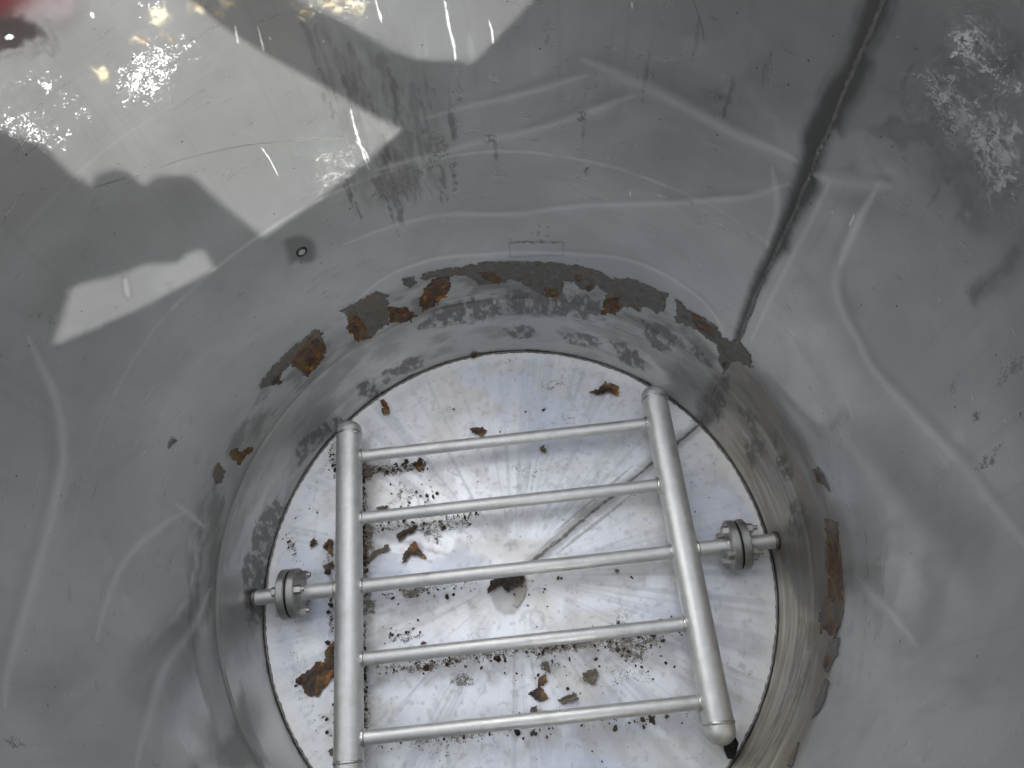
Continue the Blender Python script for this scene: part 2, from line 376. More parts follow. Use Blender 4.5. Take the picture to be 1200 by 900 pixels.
for P, a_ in (([(940, 610), (985, 600), (1000, 650), (990, 700), (960, 690), (935, 660)], .5), ([(930, 590), (955, 560), (985, 600), (960, 640), (935, 620)], .35), ([(955, 700), (985, 690), (975, 770), (945, 850), (925, 890), (915, 880), (945, 790)], .45),
              ([(875, 545), (905, 500), (960, 560), (985, 640), (950, 650), (920, 590)], .28), ([(850, 430), (900, 470), (950, 520), (940, 540), (880, 500), (850, 470)], .45), ([(262, 560), (285, 520), (330, 470), (340, 475), (300, 540), (275, 600)], .30), ([(255, 600), (262, 600), (252, 700), (240, 720), (240, 650)], .4)):
    W.poly(wc(P), (0.15, 0.14, 0.13), a_, soft=0.05, jag=0.03, jf=12, seed=P[0][0])  # soft dark patches: grime at right, painted shade along the lap
for a0 in range(-60, 230, 3):                  # broken dark line along the bottom weld
    if random.random() < .8: W.poly(ring(a0, a0 + 3.2, -0.01, 0.006 + 0.012 * random.random()), (0.06, 0.055, 0.05), 0.65, soft=0.005, layer='film', jag=0.01, jf=60, seed=a0 + 70)
# wet dirty strip of the seam below the lap
W.poly([(THS - 0.035, 0.0), (THS + 0.03, 0.0), (THS + 0.05, 0.2), (THS + 0.03, 0.42), (THS - 0.03, 0.42), (THS - 0.06, 0.2)], (0.15, 0.145, 0.14), 0.55, soft=0.02, jag=0.03, jf=20)

# ring mark at one height right round the tank
for a0, a1, al, w in ((40, 60, .22, .0045), (60, 120, .45, .0065), (120, 150, .45, .0070), (150, 166, .22, .0055), (166, 190, .10, .005)):
    W.line([(math.radians(a), 1.212 + 0.008 * math.sin(math.radians(a) * 5)) for a in np.linspace(a0, a1, 24)], (0.74, 0.74, 0.72), al * .85, w, taper=False, jag=0.002, jf=30, pat=pat(14, .1, .5, 5))
# black scratch and small ones
W.line(wp([(186, 195), (230, 182), (290, 170), (340, 165), (400, 162)], 6), (0.06, 0.06, 0.055), 0.75, 0.0021, taper=False)
W.line(wp([(110, 220), (148, 208)]), (0.08, 0.08, 0.08), 0.6, 0.0020)
W.line(wp([(812, 0), (822, 30), (825, 48)], 4), (0.1, 0.1, 0.1), 0.5, 0.002)
# vertical streaks near the dark drip field
for x0, y0, x1, y1, a in ((395, 60, 450, 235, .55), (410, 50, 462, 240, .5), (425, 70, 470, 260, .6), (445, 60, 478, 235, .5), (460, 80, 492, 250, .45), (480, 90, 505, 240, .4), (355, 20, 405, 150, .4), (372, 30, 420, 160, .35)):
    W.line(wp([(x0, y0), (x1, y1)]), (0.10, 0.095, 0.09), a, 0.018, jag=0.012, jf=30, seed=x0, pat=pat(40, 0.35, 0.7, x0, 1.5, 0.3))
W.poly(wp([(380, 40), (470, 60), (520, 130), (520, 210), (480, 240), (430, 235), (410, 140)]), (0.13, 0.125, 0.12), 0.45, soft=0.08, pat=pat(30, 0.3, 0.7, 33, 1.4, 0.35))
for k in range(34):
    x_ = random.uniform(375, 530); y_ = random.uniform(70, 215); L_ = random.uniform(18, 70)
    W.line(wp([(x_, y_), (x_ + L_ * (660 - x_) / (870 - y_), y_ + L_)]), (0.07, 0.068, 0.065), random.uniform(.25, .6), random.uniform(.003, .009), jag=0.006, jf=60, seed=k, pat=pat(60, .3, .6, k, 1, .5))
for x_, y_, L_ in ((685, 110, 60), (578, 150, 55), (640, 20, 40), (760, 60, 60), (820, 20, 50), (905, 60, 40), (700, 60, 45), (860, 90, 50), (1080, 60, 60), (1120, 200, 60)):
    W.line(wp([(x_, y_), (x_ + L_ * (660 - x_) / (870 - y_), y_ + L_)]), (0.08, 0.08, 0.078), .35, .006, jag=0.006, jf=50, seed=int(x_), pat=pat(50, .35, .6, int(x_), 1, .6))
W.poly(wp([(1040, 120), (1100, 85), (1200, 130), (1200, 260), (1150, 250), (1100, 170)]), (0.10, 0.10, 0.10), 0.38, soft=0.05, layer='spot', jag=0.05, jf=14)
W.poly(wp([(1110, 0), (1200, 0), (1200, 110), (1140, 70)]), (0.10, 0.10, 0.10), 0.36, soft=0.05, layer='spot', jag=0.05, jf=14)
W.poly(wp([(1030, 130), (1100, 80), (1130, 60), (1200, 100), (1200, 250), (1120, 250), (1090, 170)]), (0.12, 0.12, 0.118), 0.55, soft=0.05, jag=0.06, jf=12, pat=pat(14, .4, .6, 66))
W.poly(wp([(432, 215), (462, 200), (482, 205), (520, 160), (525, 190), (490, 215), (462, 232), (440, 235)]), (0.13, 0.125, 0.12), 0.48, soft=0.03, layer='spot', jag=0.03, jf=20)
W.poly(wp([(455, 145), (490, 150), (525, 150), (525, 175), (470, 178), (455, 165)]), (0.13, 0.125, 0.12), 0.42, soft=0.03, layer='spot', jag=0.03, jf=22)
W.poly(wp([(370, 180), (415, 170), (420, 215), (375, 225)]), (0.35, 0.34, 0.32), 0.35, soft=0.03, layer='spot', jag=0.03, jf=22)
for P in ([(533, 78), (540, 80), (543, 120), (536, 122)], [(529, 186), (535, 186), (537, 224), (531, 223)], [(535, 140), (539, 142), (538, 152), (534, 152)], [(762, 85), (767, 82), (767, 97), (763, 99)],
          [(568, 160), (578, 157), (582, 168), (571, 170)], [(676, 130), (688, 125), (688, 140), (678, 145)], [(744, 88), (751, 87), (750, 94), (745, 94)], [(902, 68), (909, 68), (907, 84), (900, 102)],
          [(948, 115), (956, 114), (957, 123), (949, 123)], [(597, 282), (658, 283), (658, 287), (597, 286)], [(630, 262), (633, 262), (633, 276), (630, 276)], [(639, 266), (642, 265), (643, 278), (640, 278)],
          [(682, 195), (690, 195), (690, 205), (683, 206)], [(775, 0), (784, 0), (778, 24), (774, 20)]):
    W.poly(wp(P), (0.12, 0.12, 0.115), 0.62, soft=0.012, layer='spot', jag=0.010, jf=60, seed=P[0][0])
W.line(wp([(597, 284), (660, 284), (660, 300), (598, 302), (597, 284)]), (0.16, 0.16, 0.155), 0.32, 0.0035, taper=False, jag=0.004)
W.poly(wp([(143, 325), (150, 325), (155, 345), (149, 352), (144, 340)]), (0.2, 0.2, 0.19), 0.7, soft=0.012); W.poly(wp([(195, 332), (203, 332), (204, 340), (198, 340)]), (0.25, 0.25, 0.24), 0.5, soft=0.01)
W.poly(wc([(332, 282), (352, 275), (366, 282), (368, 300), (358, 306), (346, 304), (338, 306)]), (0.12, 0.12, 0.12), 0.7, soft=0.015)
# pale deposits
for P, a in (([(132, 80), (145, 66), (165, 58), (185, 50), (208, 62), (210, 92), (190, 112), (165, 120), (140, 116), (134, 100)], .62), ([(35, 93), (58, 88), (78, 98), (95, 118), (102, 130), (88, 128), (66, 112), (58, 124), (48, 108)], .50),
             ([(0, 130), (22, 132), (38, 142), (58, 146), (78, 152), (72, 166), (52, 172), (30, 162), (0, 158)], .52), ([(205, 38), (222, 38), (236, 58), (228, 66), (212, 54)], .45), ([(8, 98), (20, 98), (22, 112), (12, 108)], .4),
             ([(1118, 40), (1140, 35), (1150, 60), (1190, 90), (1200, 112), (1170, 105), (1135, 78), (1120, 62)], .55), ([(1080, 92), (1108, 90), (1125, 110), (1150, 125), (1200, 150), (1200, 235), (1160, 228), (1150, 200), (1130, 160), (1095, 130)], .36),
             ([(360, 5), (375, 3), (382, 15), (366, 22)], .4), ([(400, 0), (430, 0), (436, 30), (420, 34), (405, 20)], .40), ([(495, 45), (520, 40), (522, 52), (500, 55)], .3), ([(165, 2), (185, 5), (182, 20), (168, 14)], .4)):
    W.poly(wp(P), (0.80, 0.80, 0.79) if P[0][0] < 600 else (0.60, 0.61, 0.61), a * 0.74, soft=0.03, layer='spot', jag=0.03, jf=18, seed=P[0][0])
for P in ([(176, 10), (190, 5), (198, 14), (192, 27), (180, 24)], [(160, 41), (170, 46), (172, 52), (160, 48)], [(192, 38), (200, 38), (201, 50), (194, 46)], [(108, 82), (120, 78), (130, 86), (125, 98), (112, 95)],
          [(218, 0), (240, 0), (238, 12), (222, 14)], [(250, 12), (258, 12), (260, 20), (251, 22)], [(258, 0), (280, 0), (276, 8), (262, 8)], [(345, 6), (370, 10), (365, 22), (350, 20)], [(366, 0), (402, 0), (400, 14), (372, 10)], [(402, 0), (428, 2), (426, 16), (408, 14)]):
    W.poly(wp(P), (0.78, 0.70, 0.46), 0.62, soft=0.012, jag=0.022, jf=50, seed=P[0][0], pat=pat(60, 0.25, 0.55, P[0][1]))
    c_ = np.mean(P, axis=0); W.poly(wp([(c_[0] - 4, c_[1] - 3), (c_[0] + 4, c_[1] - 2), (c_[0] + 3, c_[1] + 4), (c_[0] - 3, c_[1] + 3)]), (0.55, 0.36, 0.15), 0.45, soft=0.008, jag=0.01, jf=80)
# white paint runs
for P, w in (([(411, 128), (416, 150), (424, 175), (433, 200)], .0042), ([(416, 165), (428, 178), (434, 192)], .0026), ([(521, 0), (526, 30), (532, 55), (534, 72)], .0045), ([(440, 0), (444, 14), (448, 28)], .0042), ([(573, 24), (577, 40), (578, 52)], .0045),
             ([(306, 172), (318, 190), (330, 216)], .0030), ([(1003, 250), (996, 264)], .0035), ([(740, 3), (741, 12)], .004), ([(276, 30), (279, 52)], .004), ([(302, 30), (309, 60)], .0035), ([(316, 42), (317, 48)], .003), ([(379, 48), (381, 52)], .004),
             ([(10, 41), (12, 46)], .005), ([(105, 13), (109, 20)], .0055), ([(739, 222), (739, 230)], .0025), ([(975, 246), (976, 250)], .0025)):
    W.line(wp(P, 4 if len(P) > 2 else 0), (0.80, 0.80, 0.77), 0.9, w * 0.66, jag=0.0022, jf=90, seed=P[0][0])
# dark grime in the top right and at the right edge
W.poly(wp([(1140, 10), (1200, 0), (1200, 90), (1180, 92), (1160, 75), (1140, 50)]), (0.13, 0.13, 0.125), 0.5, soft=0.06, jag=0.04, jf=14)
W.poly(wp([(1172, 65), (1200, 55), (1200, 92), (1180, 90)]), (0.04, 0.04, 0.045), 0.75, soft=0.03, jag=0.03, jf=18)
W.poly(wp([(1022, 150), (1045, 136), (1075, 140), (1105, 140), (1120, 158), (1090, 165), (1062, 172), (1040, 165), (1030, 160)]), (0.13, 0.13, 0.127), 0.70, soft=0.012, jag=0.02, jf=26)
W.poly(wp([(1105, 190), (1140, 185), (1155, 230), (1140, 245), (1122, 255), (1130, 230), (1115, 212)]), (0.13, 0.133, 0.13), 0.70, soft=0.015, jag=0.02, jf=26)
W.poly(wp([(1090, 90), (1120, 100), (1130, 130), (1115, 150), (1095, 135), (1085, 110)]), (0.13, 0.13, 0.127), 0.65, soft=0.015, jag=0.03, jf=26)
W.poly(wp([(1136, 345), (1150, 325), (1190, 292), (1196, 296), (1175, 325), (1140, 355)]), (0.11, 0.115, 0.11), 0.72, soft=0.02, jag=0.02, jf=30)
W.poly(wp([(1168, 452), (1175, 430), (1200, 415), (1200, 430), (1182, 448), (1172, 458)]), (0.12, 0.12, 0.115), 0.58, soft=0.014, layer='spot', jag=0.02, jf=30)
for P in ([(1190, 490), (1200, 480), (1200, 495), (1193, 499)], [(1138, 485), (1152, 478), (1150, 492), (1140, 494)], [(1104, 465), (1112, 450), (1120, 440), (1116, 458)], [(1145, 540), (1165, 525), (1175, 518), (1160, 540)], [(1130, 548), (1150, 543), (1165, 540), (1145, 552)],
          [(0, 868), (12, 866), (26, 874), (28, 882), (12, 878)], [(1160, 855), (1172, 858), (1165, 863)], [(195, 513), (202, 511), (204, 518), (197, 522)]):
    W.poly(wp(P), (0.11, 0.11, 0.105), 0.60, soft=0.01, layer='spot', jag=0.012, jf=40)
# a red and dark patch high up on the left
W.poly(wc([(-60, -60), (95, -60), (82, 0), (62, 16), (40, 24), (20, 40), (-10, 56), (-60, 70)]), (0.050, 0.003, 0.003), 0.97, soft=0.06, jag=0.02, jf=14)
W.poly(wc([(-60, 20), (0, 16), (28, 17), (45, 28), (55, 42), (46, 52), (30, 62), (12, 66), (-10, 78), (-60, 110)]), (0.022, 0.017, 0.017), 0.96, soft=0.02, jag=0.035, jf=22)
W.poly(wp([(50, -20), (85, -30), (75, 4), (66, 10), (55, 2)]), (0.12, 0.10, 0.11), 0.7, soft=0.05, jag=0.03, jf=30)
W.line(wp([(10, 41), (12, 46)]), (1, 1, 1), 1, 0.006)
# grinding marks, left of centre, running round the wall
for k in range(18):
    x = 60 + 12 * k * 0.55 + random.uniform(-8, 8); y = 235 - 6.5 * k + random.uniform(-5, 5); L = random.uniform(60, 150)
    q = wp([(x, y)])[0]; W.line([(q[0] - L * 0.0022, q[1] - 0.01), (q[0], q[1]), (q[0] + L * 0.0022, q[1] - 0.008)], random.choice([(0.40, 0.40, 0.39), (0.66, 0.66, 0.64)]), random.uniform(.03, .09), random.uniform(.0012, .003))

# reflections put in as ridges and pale lines, plus waviness (radial displacement, in radii)
def refl_streak(P, A, w):
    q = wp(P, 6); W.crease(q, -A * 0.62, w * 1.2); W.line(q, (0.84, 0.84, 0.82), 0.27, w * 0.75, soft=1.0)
refl_streak([(1030, 215), (1003, 265), (984, 310), (985, 345), (1005, 390), (1025, 430), (1060, 470), (1090, 505), (1130, 550), (1165, 595), (1215, 660)], 0.0045, 0.020)
refl_streak([(35, 395), (62, 460), (72, 520), (62, 590), (40, 660), (18, 740), (2, 830)], 0.0035, 0.020)
refl_streak([(216, 600), (180, 622), (148, 652), (125, 690), (105, 755)], 0.0035, 0.016)
refl_streak([(205, 590), (240, 618)], 0.003, 0.012)
refl_streak([(246, 690), (225, 735), (190, 780), (170, 830), (152, 910)], 0.0035, 0.018)
refl_streak([(1003, 675), (1040, 710), (1075, 758)], 0.003, 0.012)
refl_streak([(400, 372), (450, 325), (510, 302), (580, 296), (660, 297), (740, 306), (800, 335), (838, 370), (850, 400)], 0.0025, 0.012)
refl_streak([(400, 285), (460, 262), (520, 250), (600, 250), (680, 241), (780, 236), (870, 230), (925, 215)], 0.0025, 0.014)
refl_streak([(440, 200), (520, 178), (610, 155), (680, 133), (745, 112)], 0.0022, 0.016)
refl_streak([(500, 140), (600, 112), (690, 88)], 0.002, 0.014)
refl_streak([(680, 70), (760, 102), (850, 148), (935, 188)], 0.003, 0.022)
refl_streak([(955, 205), (1000, 212), (1045, 218)], 0.002, 0.02)
refl_streak([(905, 195), (912, 240), (900, 290)], 0.0012, 0.012)
refl_streak([(975, 210), (950, 260), (915, 330), (880, 400)], 0.0015, 0.010)
refl_streak([(1025, 225), (1003, 268), (985, 310)], 0.0012, 0.012)
W.crease(wp([(880, 425), (960, 495), (1050, 575), (1110, 655), (1160, 740)], 6), -0.013, 0.085)  # broad bulges added to bring out the wall's bright and dark reflections
W.crease(wp([(250, 640), (190, 730), (110, 800), (20, 850)], 6), -0.015, 0.08)
W.disp -= (0.011 * np.exp(-((V - 1.02) / 0.20)**2) * ss(0.35, 0.65, fbm(U * 1.6, V * 0.5, 2, 47))).astype(np.float32)
W.disp += (0.022 * (fbm(U * 2.6, V * 2.2, 3, 41) - 0.5) + 0.006 * (fbm(U * 7, V * 5, 3, 43) - 0.5)).astype(np.float32) * ss(H_STEP, H_STEP + 0.35, V) * (1 - ss(H_RIM - 0.4, H_RIM, V))

def sheet_mesh(name, X, sheet, faces, uv, mat, parent):
    me = bpy.data.meshes.new(name)
    nv = X.shape[0]; nf = faces.shape[0]
    me.vertices.add(nv); me.vertices.foreach_set('co', X.astype(np.float32).ravel())
    me.loops.add(nf * 4); me.loops.foreach_set('vertex_index', faces.astype(np.int32).ravel())
    me.polygons.add(nf); me.polygons.foreach_set('loop_start', np.arange(0, nf * 4, 4, dtype=np.int32))
    me.update(calc_edges=True)
    me.polygons.foreach_set('use_smooth', np.ones(nf, bool))
    l = me.uv_layers.new(name='uv'); l.data.foreach_set('uv', uv[faces.ravel()].astype(np.float32).ravel())
    for nm in ('film', 'spot'):
        a = me.attributes.new(nm, 'FLOAT_COLOR', 'POINT'); a.data.foreach_set('color', getattr(sheet, nm).reshape(-1, 4)[sheet.keep].ravel())
    me.validate(); return link(name, me, mat, parent)

Rr = (profile(V) + W.disp)
X = np.stack([Rr * np.cos(U), Rr * np.sin(U), V], -1).reshape(-1, 3) * S
nr, nc = U.shape
idx = np.arange(nr * nc).reshape(nr, nc)
F = np.stack([idx[:-1, :-1], idx[1:, :-1], idx[1:, 1:], idx[:-1, 1:]], -1).reshape(-1, 4)
W.keep = slice(None)
UVw = np.stack([U * S, V * S], -1).reshape(-1, 2)
sheet_mesh('wall', X, W, F, UVw, M_wall, tank)

# ------------------------------------------------------------------ bottom plate
n = 820
q = np.linspace(-1.012, 1.012, n)
UF, VF = np.meshgrid(q, q)
Fl = Sheet(UF, VF, 1)
RR = np.hypot(UF, VF); AA = np.arctan2(VF, UF)
allb = (slice(None), slice(None))
rays_ = fbm(AA * 26, RR * 1.2, 4, 51)
Fl.over(Fl.film, allb, (0.52, 0.54, 0.60), ss(0.50, 0.72, rays_) * 0.40 * ss(0.05, 0.4, RR))
Fl.over(Fl.film, allb, (0.68, 0.73, 0.88), ss(0.50, 0.72, fbm(UF * 3, VF * 3, 4, 52)) * 0.55)
Fl.over(Fl.film, allb, (0.72, 0.66, 0.56), ss(0.55, 0.75, fbm(UF * 3.4, VF * 5, 4, 55)) * 0.40)
Fl.over(Fl.film, allb, (0.58, 0.575, 0.56), ss(0.50, 0.75, fbm(UF * 14, VF * 14, 5, 53)) * 0.30)
Fl.over(Fl.film, allb, (0.92, 0.92, 0.91), ss(0.52, 0.72, fbm(UF * 24 + VF * 6, VF * 18 - UF * 8, 5, 57)) * 0.24)
Fl.over(Fl.film, allb, (0.50, 0.50, 0.49), ss(0.60, 0.72, fbm(UF * 50, VF * 50, 4, 58)) * 0.35)
Fl.over(Fl.film, allb, (0.92, 0.92, 0.90), ss(0.93, 0.985, RR + 0.03 * (fbm(AA * 12, RR * 5, 3, 54) - 0.5)) * 0.6)
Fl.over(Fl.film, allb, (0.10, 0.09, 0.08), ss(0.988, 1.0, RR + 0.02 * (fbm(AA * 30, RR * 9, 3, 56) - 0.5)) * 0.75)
def fp(P): return on_floor(P)
# seam of the plate, ground flat, with dirty margins
ds = np.array([math.cos(THS), math.sin(THS)])
for a, w, c, al in ((0.08, 0.026, (0.36, 0.35, 0.33), .45), (0.08, 0.006, (0.16, 0.15, 0.14), .85)):
    Fl.line([tuple(ds * a), tuple(ds * 0.5), tuple(ds * 0.99)], c, al, w, taper=False, jag=0.008, jf=40)
for k in range(6):
    o_ = np.array([-ds[1], ds[0]]) * random.uniform(-0.05, 0.05)
    Fl.line([tuple(ds * random.uniform(.1, .3) + o_), tuple(ds * random.uniform(.5, .7) + o_ * 1.3)], (0.33, 0.32, 0.30), .35, 0.006, jag=0.004)
# deposits left under the rungs and posts
BR = (0.17, 0.125, 0.08); GR = (0.22, 0.21, 0.18); OL = (0.16, 0.15, 0.09)
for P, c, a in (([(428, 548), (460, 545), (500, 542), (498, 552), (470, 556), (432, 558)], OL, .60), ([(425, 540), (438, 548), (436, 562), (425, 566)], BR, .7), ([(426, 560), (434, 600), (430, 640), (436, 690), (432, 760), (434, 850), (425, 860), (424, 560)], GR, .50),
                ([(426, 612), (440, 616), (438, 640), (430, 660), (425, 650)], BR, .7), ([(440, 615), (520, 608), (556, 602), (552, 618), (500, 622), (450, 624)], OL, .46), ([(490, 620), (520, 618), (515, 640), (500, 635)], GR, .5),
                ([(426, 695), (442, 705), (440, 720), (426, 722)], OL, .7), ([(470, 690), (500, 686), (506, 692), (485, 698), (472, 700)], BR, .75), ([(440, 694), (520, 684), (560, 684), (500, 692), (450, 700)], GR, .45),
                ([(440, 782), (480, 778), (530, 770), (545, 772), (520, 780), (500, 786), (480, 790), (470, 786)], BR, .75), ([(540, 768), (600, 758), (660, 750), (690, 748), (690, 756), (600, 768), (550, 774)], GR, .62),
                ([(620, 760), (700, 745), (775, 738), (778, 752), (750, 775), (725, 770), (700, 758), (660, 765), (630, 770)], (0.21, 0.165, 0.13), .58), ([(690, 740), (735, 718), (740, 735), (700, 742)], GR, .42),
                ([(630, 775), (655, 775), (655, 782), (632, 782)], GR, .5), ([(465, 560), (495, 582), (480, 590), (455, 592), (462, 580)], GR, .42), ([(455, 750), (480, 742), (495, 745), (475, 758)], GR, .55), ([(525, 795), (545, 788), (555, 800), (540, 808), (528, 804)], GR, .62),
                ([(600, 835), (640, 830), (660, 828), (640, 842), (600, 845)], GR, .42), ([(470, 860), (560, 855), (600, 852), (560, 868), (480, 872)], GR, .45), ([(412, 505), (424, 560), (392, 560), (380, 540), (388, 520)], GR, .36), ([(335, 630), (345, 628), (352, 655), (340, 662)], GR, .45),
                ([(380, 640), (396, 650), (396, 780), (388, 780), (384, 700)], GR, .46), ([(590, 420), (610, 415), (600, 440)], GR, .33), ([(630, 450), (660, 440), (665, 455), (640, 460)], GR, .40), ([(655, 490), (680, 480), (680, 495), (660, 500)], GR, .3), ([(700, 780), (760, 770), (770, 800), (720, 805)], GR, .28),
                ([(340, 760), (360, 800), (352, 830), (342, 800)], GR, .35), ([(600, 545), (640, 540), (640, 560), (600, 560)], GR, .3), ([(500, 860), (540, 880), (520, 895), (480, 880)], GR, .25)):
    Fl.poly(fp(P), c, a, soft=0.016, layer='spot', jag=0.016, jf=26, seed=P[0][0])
# washed tide mark and grey puddle print under the middle
Fl.poly(fp([(573, 692), (585, 688), (606, 690), (613, 672), (618, 690), (612, 708), (603, 720), (592, 722), (580, 714)]), (0.42, 0.40, 0.38), .5, soft=0.008, jag=0.006)
Fl.poly(fp([(604, 672), (614, 671), (616, 680), (611, 688), (605, 688)]), (0.012, 0.011, 0.011), .97, soft=0.004)  # black stands in for the dark inside the middle hole
Fl.poly(fp([(600, 688), (612, 686), (617, 696), (612, 706), (604, 708), (600, 698)]), (0.36, 0.29, 0.21), .55, soft=0.008, jag=0.01)
Fl.line(fp([(610, 678), (617, 690), (614, 702), (606, 712), (600, 708)]), (0.20, 0.17, 0.14), .7, 0.004)
Fl.poly(fp([(425, 700), (600, 680), (800, 655), (800, 675), (600, 715), (425, 760)]), (0.70, 0.66, 0.58), .30, soft=0.05)
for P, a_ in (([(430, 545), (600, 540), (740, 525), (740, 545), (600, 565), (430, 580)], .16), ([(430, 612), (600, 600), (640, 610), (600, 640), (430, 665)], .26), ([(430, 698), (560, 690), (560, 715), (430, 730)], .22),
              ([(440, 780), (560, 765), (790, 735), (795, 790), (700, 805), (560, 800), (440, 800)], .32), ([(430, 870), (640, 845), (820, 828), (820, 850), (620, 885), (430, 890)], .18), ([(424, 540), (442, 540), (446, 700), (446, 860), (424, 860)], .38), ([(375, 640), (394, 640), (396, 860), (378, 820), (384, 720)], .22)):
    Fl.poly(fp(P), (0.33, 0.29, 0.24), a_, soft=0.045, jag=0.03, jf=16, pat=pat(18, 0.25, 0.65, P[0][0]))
for k in range(46):                            # light rays of grinding from the middle
    a = random.uniform(0, 2 * PI); r0 = random.uniform(0.12, 0.7); r1 = r0 + random.uniform(0.08, 0.35); b_ = a + random.uniform(-.06, .06)
    Fl.line([(r0 * math.cos(a), r0 * math.sin(a)), (min(r1, .95) * math.cos(b_), min(r1, .95) * math.sin(b_))], random.choice([(0.95, 0.95, 0.93), (0.95, 0.94, 0.90), (0.50, 0.50, 0.52)]), random.uniform(.12, .32), random.uniform(.0015, .004), jag=0.003, jf=60)
for k in range(26):                            # scribbles
    p = RNG.uniform(-0.85, 0.85, 2); ang = random.uniform(0, PI); pts = [p]
    for j in range(5): ang += random.uniform(-.6, .6); pts.append(pts[-1] + 0.035 * np.array([math.cos(ang), math.sin(ang)]))
    if all(np.hypot(*z) < .95 for z in pts): Fl.line(smooth_path(pts, 4), (0.93, 0.93, 0.93), random.uniform(.15, .35), 0.0025)
inside = RR <= 1.012
ZF = 0.006 * (1 - RR**2) * 0 + 0.004 * (fbm(UF * 3, VF * 3, 3, 61) - 0.5) + 0.004 * np.exp(-((UF * -ds[1] + VF * ds[0]) / 0.012)**2) * (UF * ds[0] + VF * ds[1] > 0.05)
idx = -np.ones(UF.shape, int); idx[inside] = np.arange(inside.sum())
A4 = np.stack([idx[:-1, :-1], idx[:-1, 1:], idx[1:, 1:], idx[1:, :-1]], -1).reshape(-1, 4)
A4 = A4[(A4 >= 0).all(1)]
Fl.keep = inside.ravel()
sheet_mesh('bottom_plate', (np.stack([UF, VF, ZF], -1).reshape(-1, 3) * S)[inside.ravel()], Fl, A4, np.stack([UF * S, VF * S], -1).reshape(-1, 2)[inside.ravel()], M_floor, tank)

# bottom fillet weld right round, the plate seam bead, the wall seam bead
bm = bmesh.new(); rg = random.Random(3); nn = 1200; mm = 6; VV = []
for k in range(nn):
    a = 2 * PI * k / nn; r = 0.0050 * (1 + 0.12 * math.sin(k * 0.9) + 0.1 * math.sin(k * .21) + rg.uniform(-.12, .12))
    VV.append([bm.verts.new(Vector(((1.0 - r * (1.0 + .0) + r * math.cos(2 * PI * j / mm)) * math.cos(a), (1.0 - r + r * math.cos(2 * PI * j / mm)) * math.sin(a), 0.001 + r * 0.8 * math.sin(2 * PI * j / mm))) * S) for j in range(mm)])
for k in range(nn):
    for j in range(mm): bm.faces.new((VV[k][j], VV[(k + 1) % nn][j], VV[(k + 1) % nn][(j + 1) % mm], VV[k][(j + 1) % mm]))
bm_obj('bottom_weld', bm, M_weld_dark, tank, ang=180)
def seam(name, f, t0, t1, w, hgt, step, mat, seed):
    bm = bmesh.new(); rg = random.Random(seed); rows = []; t = t0; i = 0
    while t < t1:
        ww = w * (1 + rg.uniform(-.12, .12)); hh = hgt * (0.65 + 0.3 * math.sin(i * 1.05) + rg.uniform(-.15, .15)); off = w * 0.3 * math.sin(i * .11 + math.sin(i * .037) * 3)
        rows.append([bm.verts.new(Vector(f(t + 0.5 * step * (1 - u * u), off + u * ww, max(hh, .1 * hgt) * (1 - u * u) - 0.001)) * S) for u in (-1, -.6, -.2, .2, .6, 1)])
        t += step; i += 1
    for A, B in zip(rows, rows[1:]):
        for j in range(5): bm.faces.new((A[j], A[j + 1], B[j + 1], B[j]))
    return bm_obj(name, bm, mat, tank, ang=180)
def on_seam(t, u, h):
    i = int(np.clip(np.searchsorted(hs, t), 1, nr - 1)); j = int(round((THS - th0) / (2 * PI) * NTH))
    r = float(profile(t)) + float(W.disp[i, j]) - h; a = THS + u; return (r * math.cos(a), r * math.sin(a), t)
seam('wall_weld_seam', on_seam, 0.02, 2.2, 0.0070, 0.0055, 0.0045, M_seam, 5)
seam('plate_weld_seam', lambda t, u, h: (ds[0] * t - ds[1] * u, ds[1] * t + ds[0] * u, h + 0.003), 0.10, 0.985, 0.006, 0.0028, 0.006, M_weld_dark, 6)

# rolled rim of the tank, level with the camera and out of frame
bm = bmesh.new(); lathe(bm, [(H_RIM * S - 0.012 + 0.012 * math.cos(a), R_UP * S + 0.010 + 0.014 * math.sin(a)) for a in np.linspace(0, 2 * PI, 17)[:-1]], Matrix.Rotation(-PI / 2, 4, 'Y'), n=160, closed=True)
bm_obj('rim', bm, M_pipe, tank)
bm = bmesh.new(); lathe(bm, [(-0.02, 1.055 * S), (H_RIM * S - 0.01, 1.055 * S)], Matrix.Rotation(-PI / 2, 4, 'Y'), n=160)
bm_obj('outer_shell', bm, M_pipe, tank)

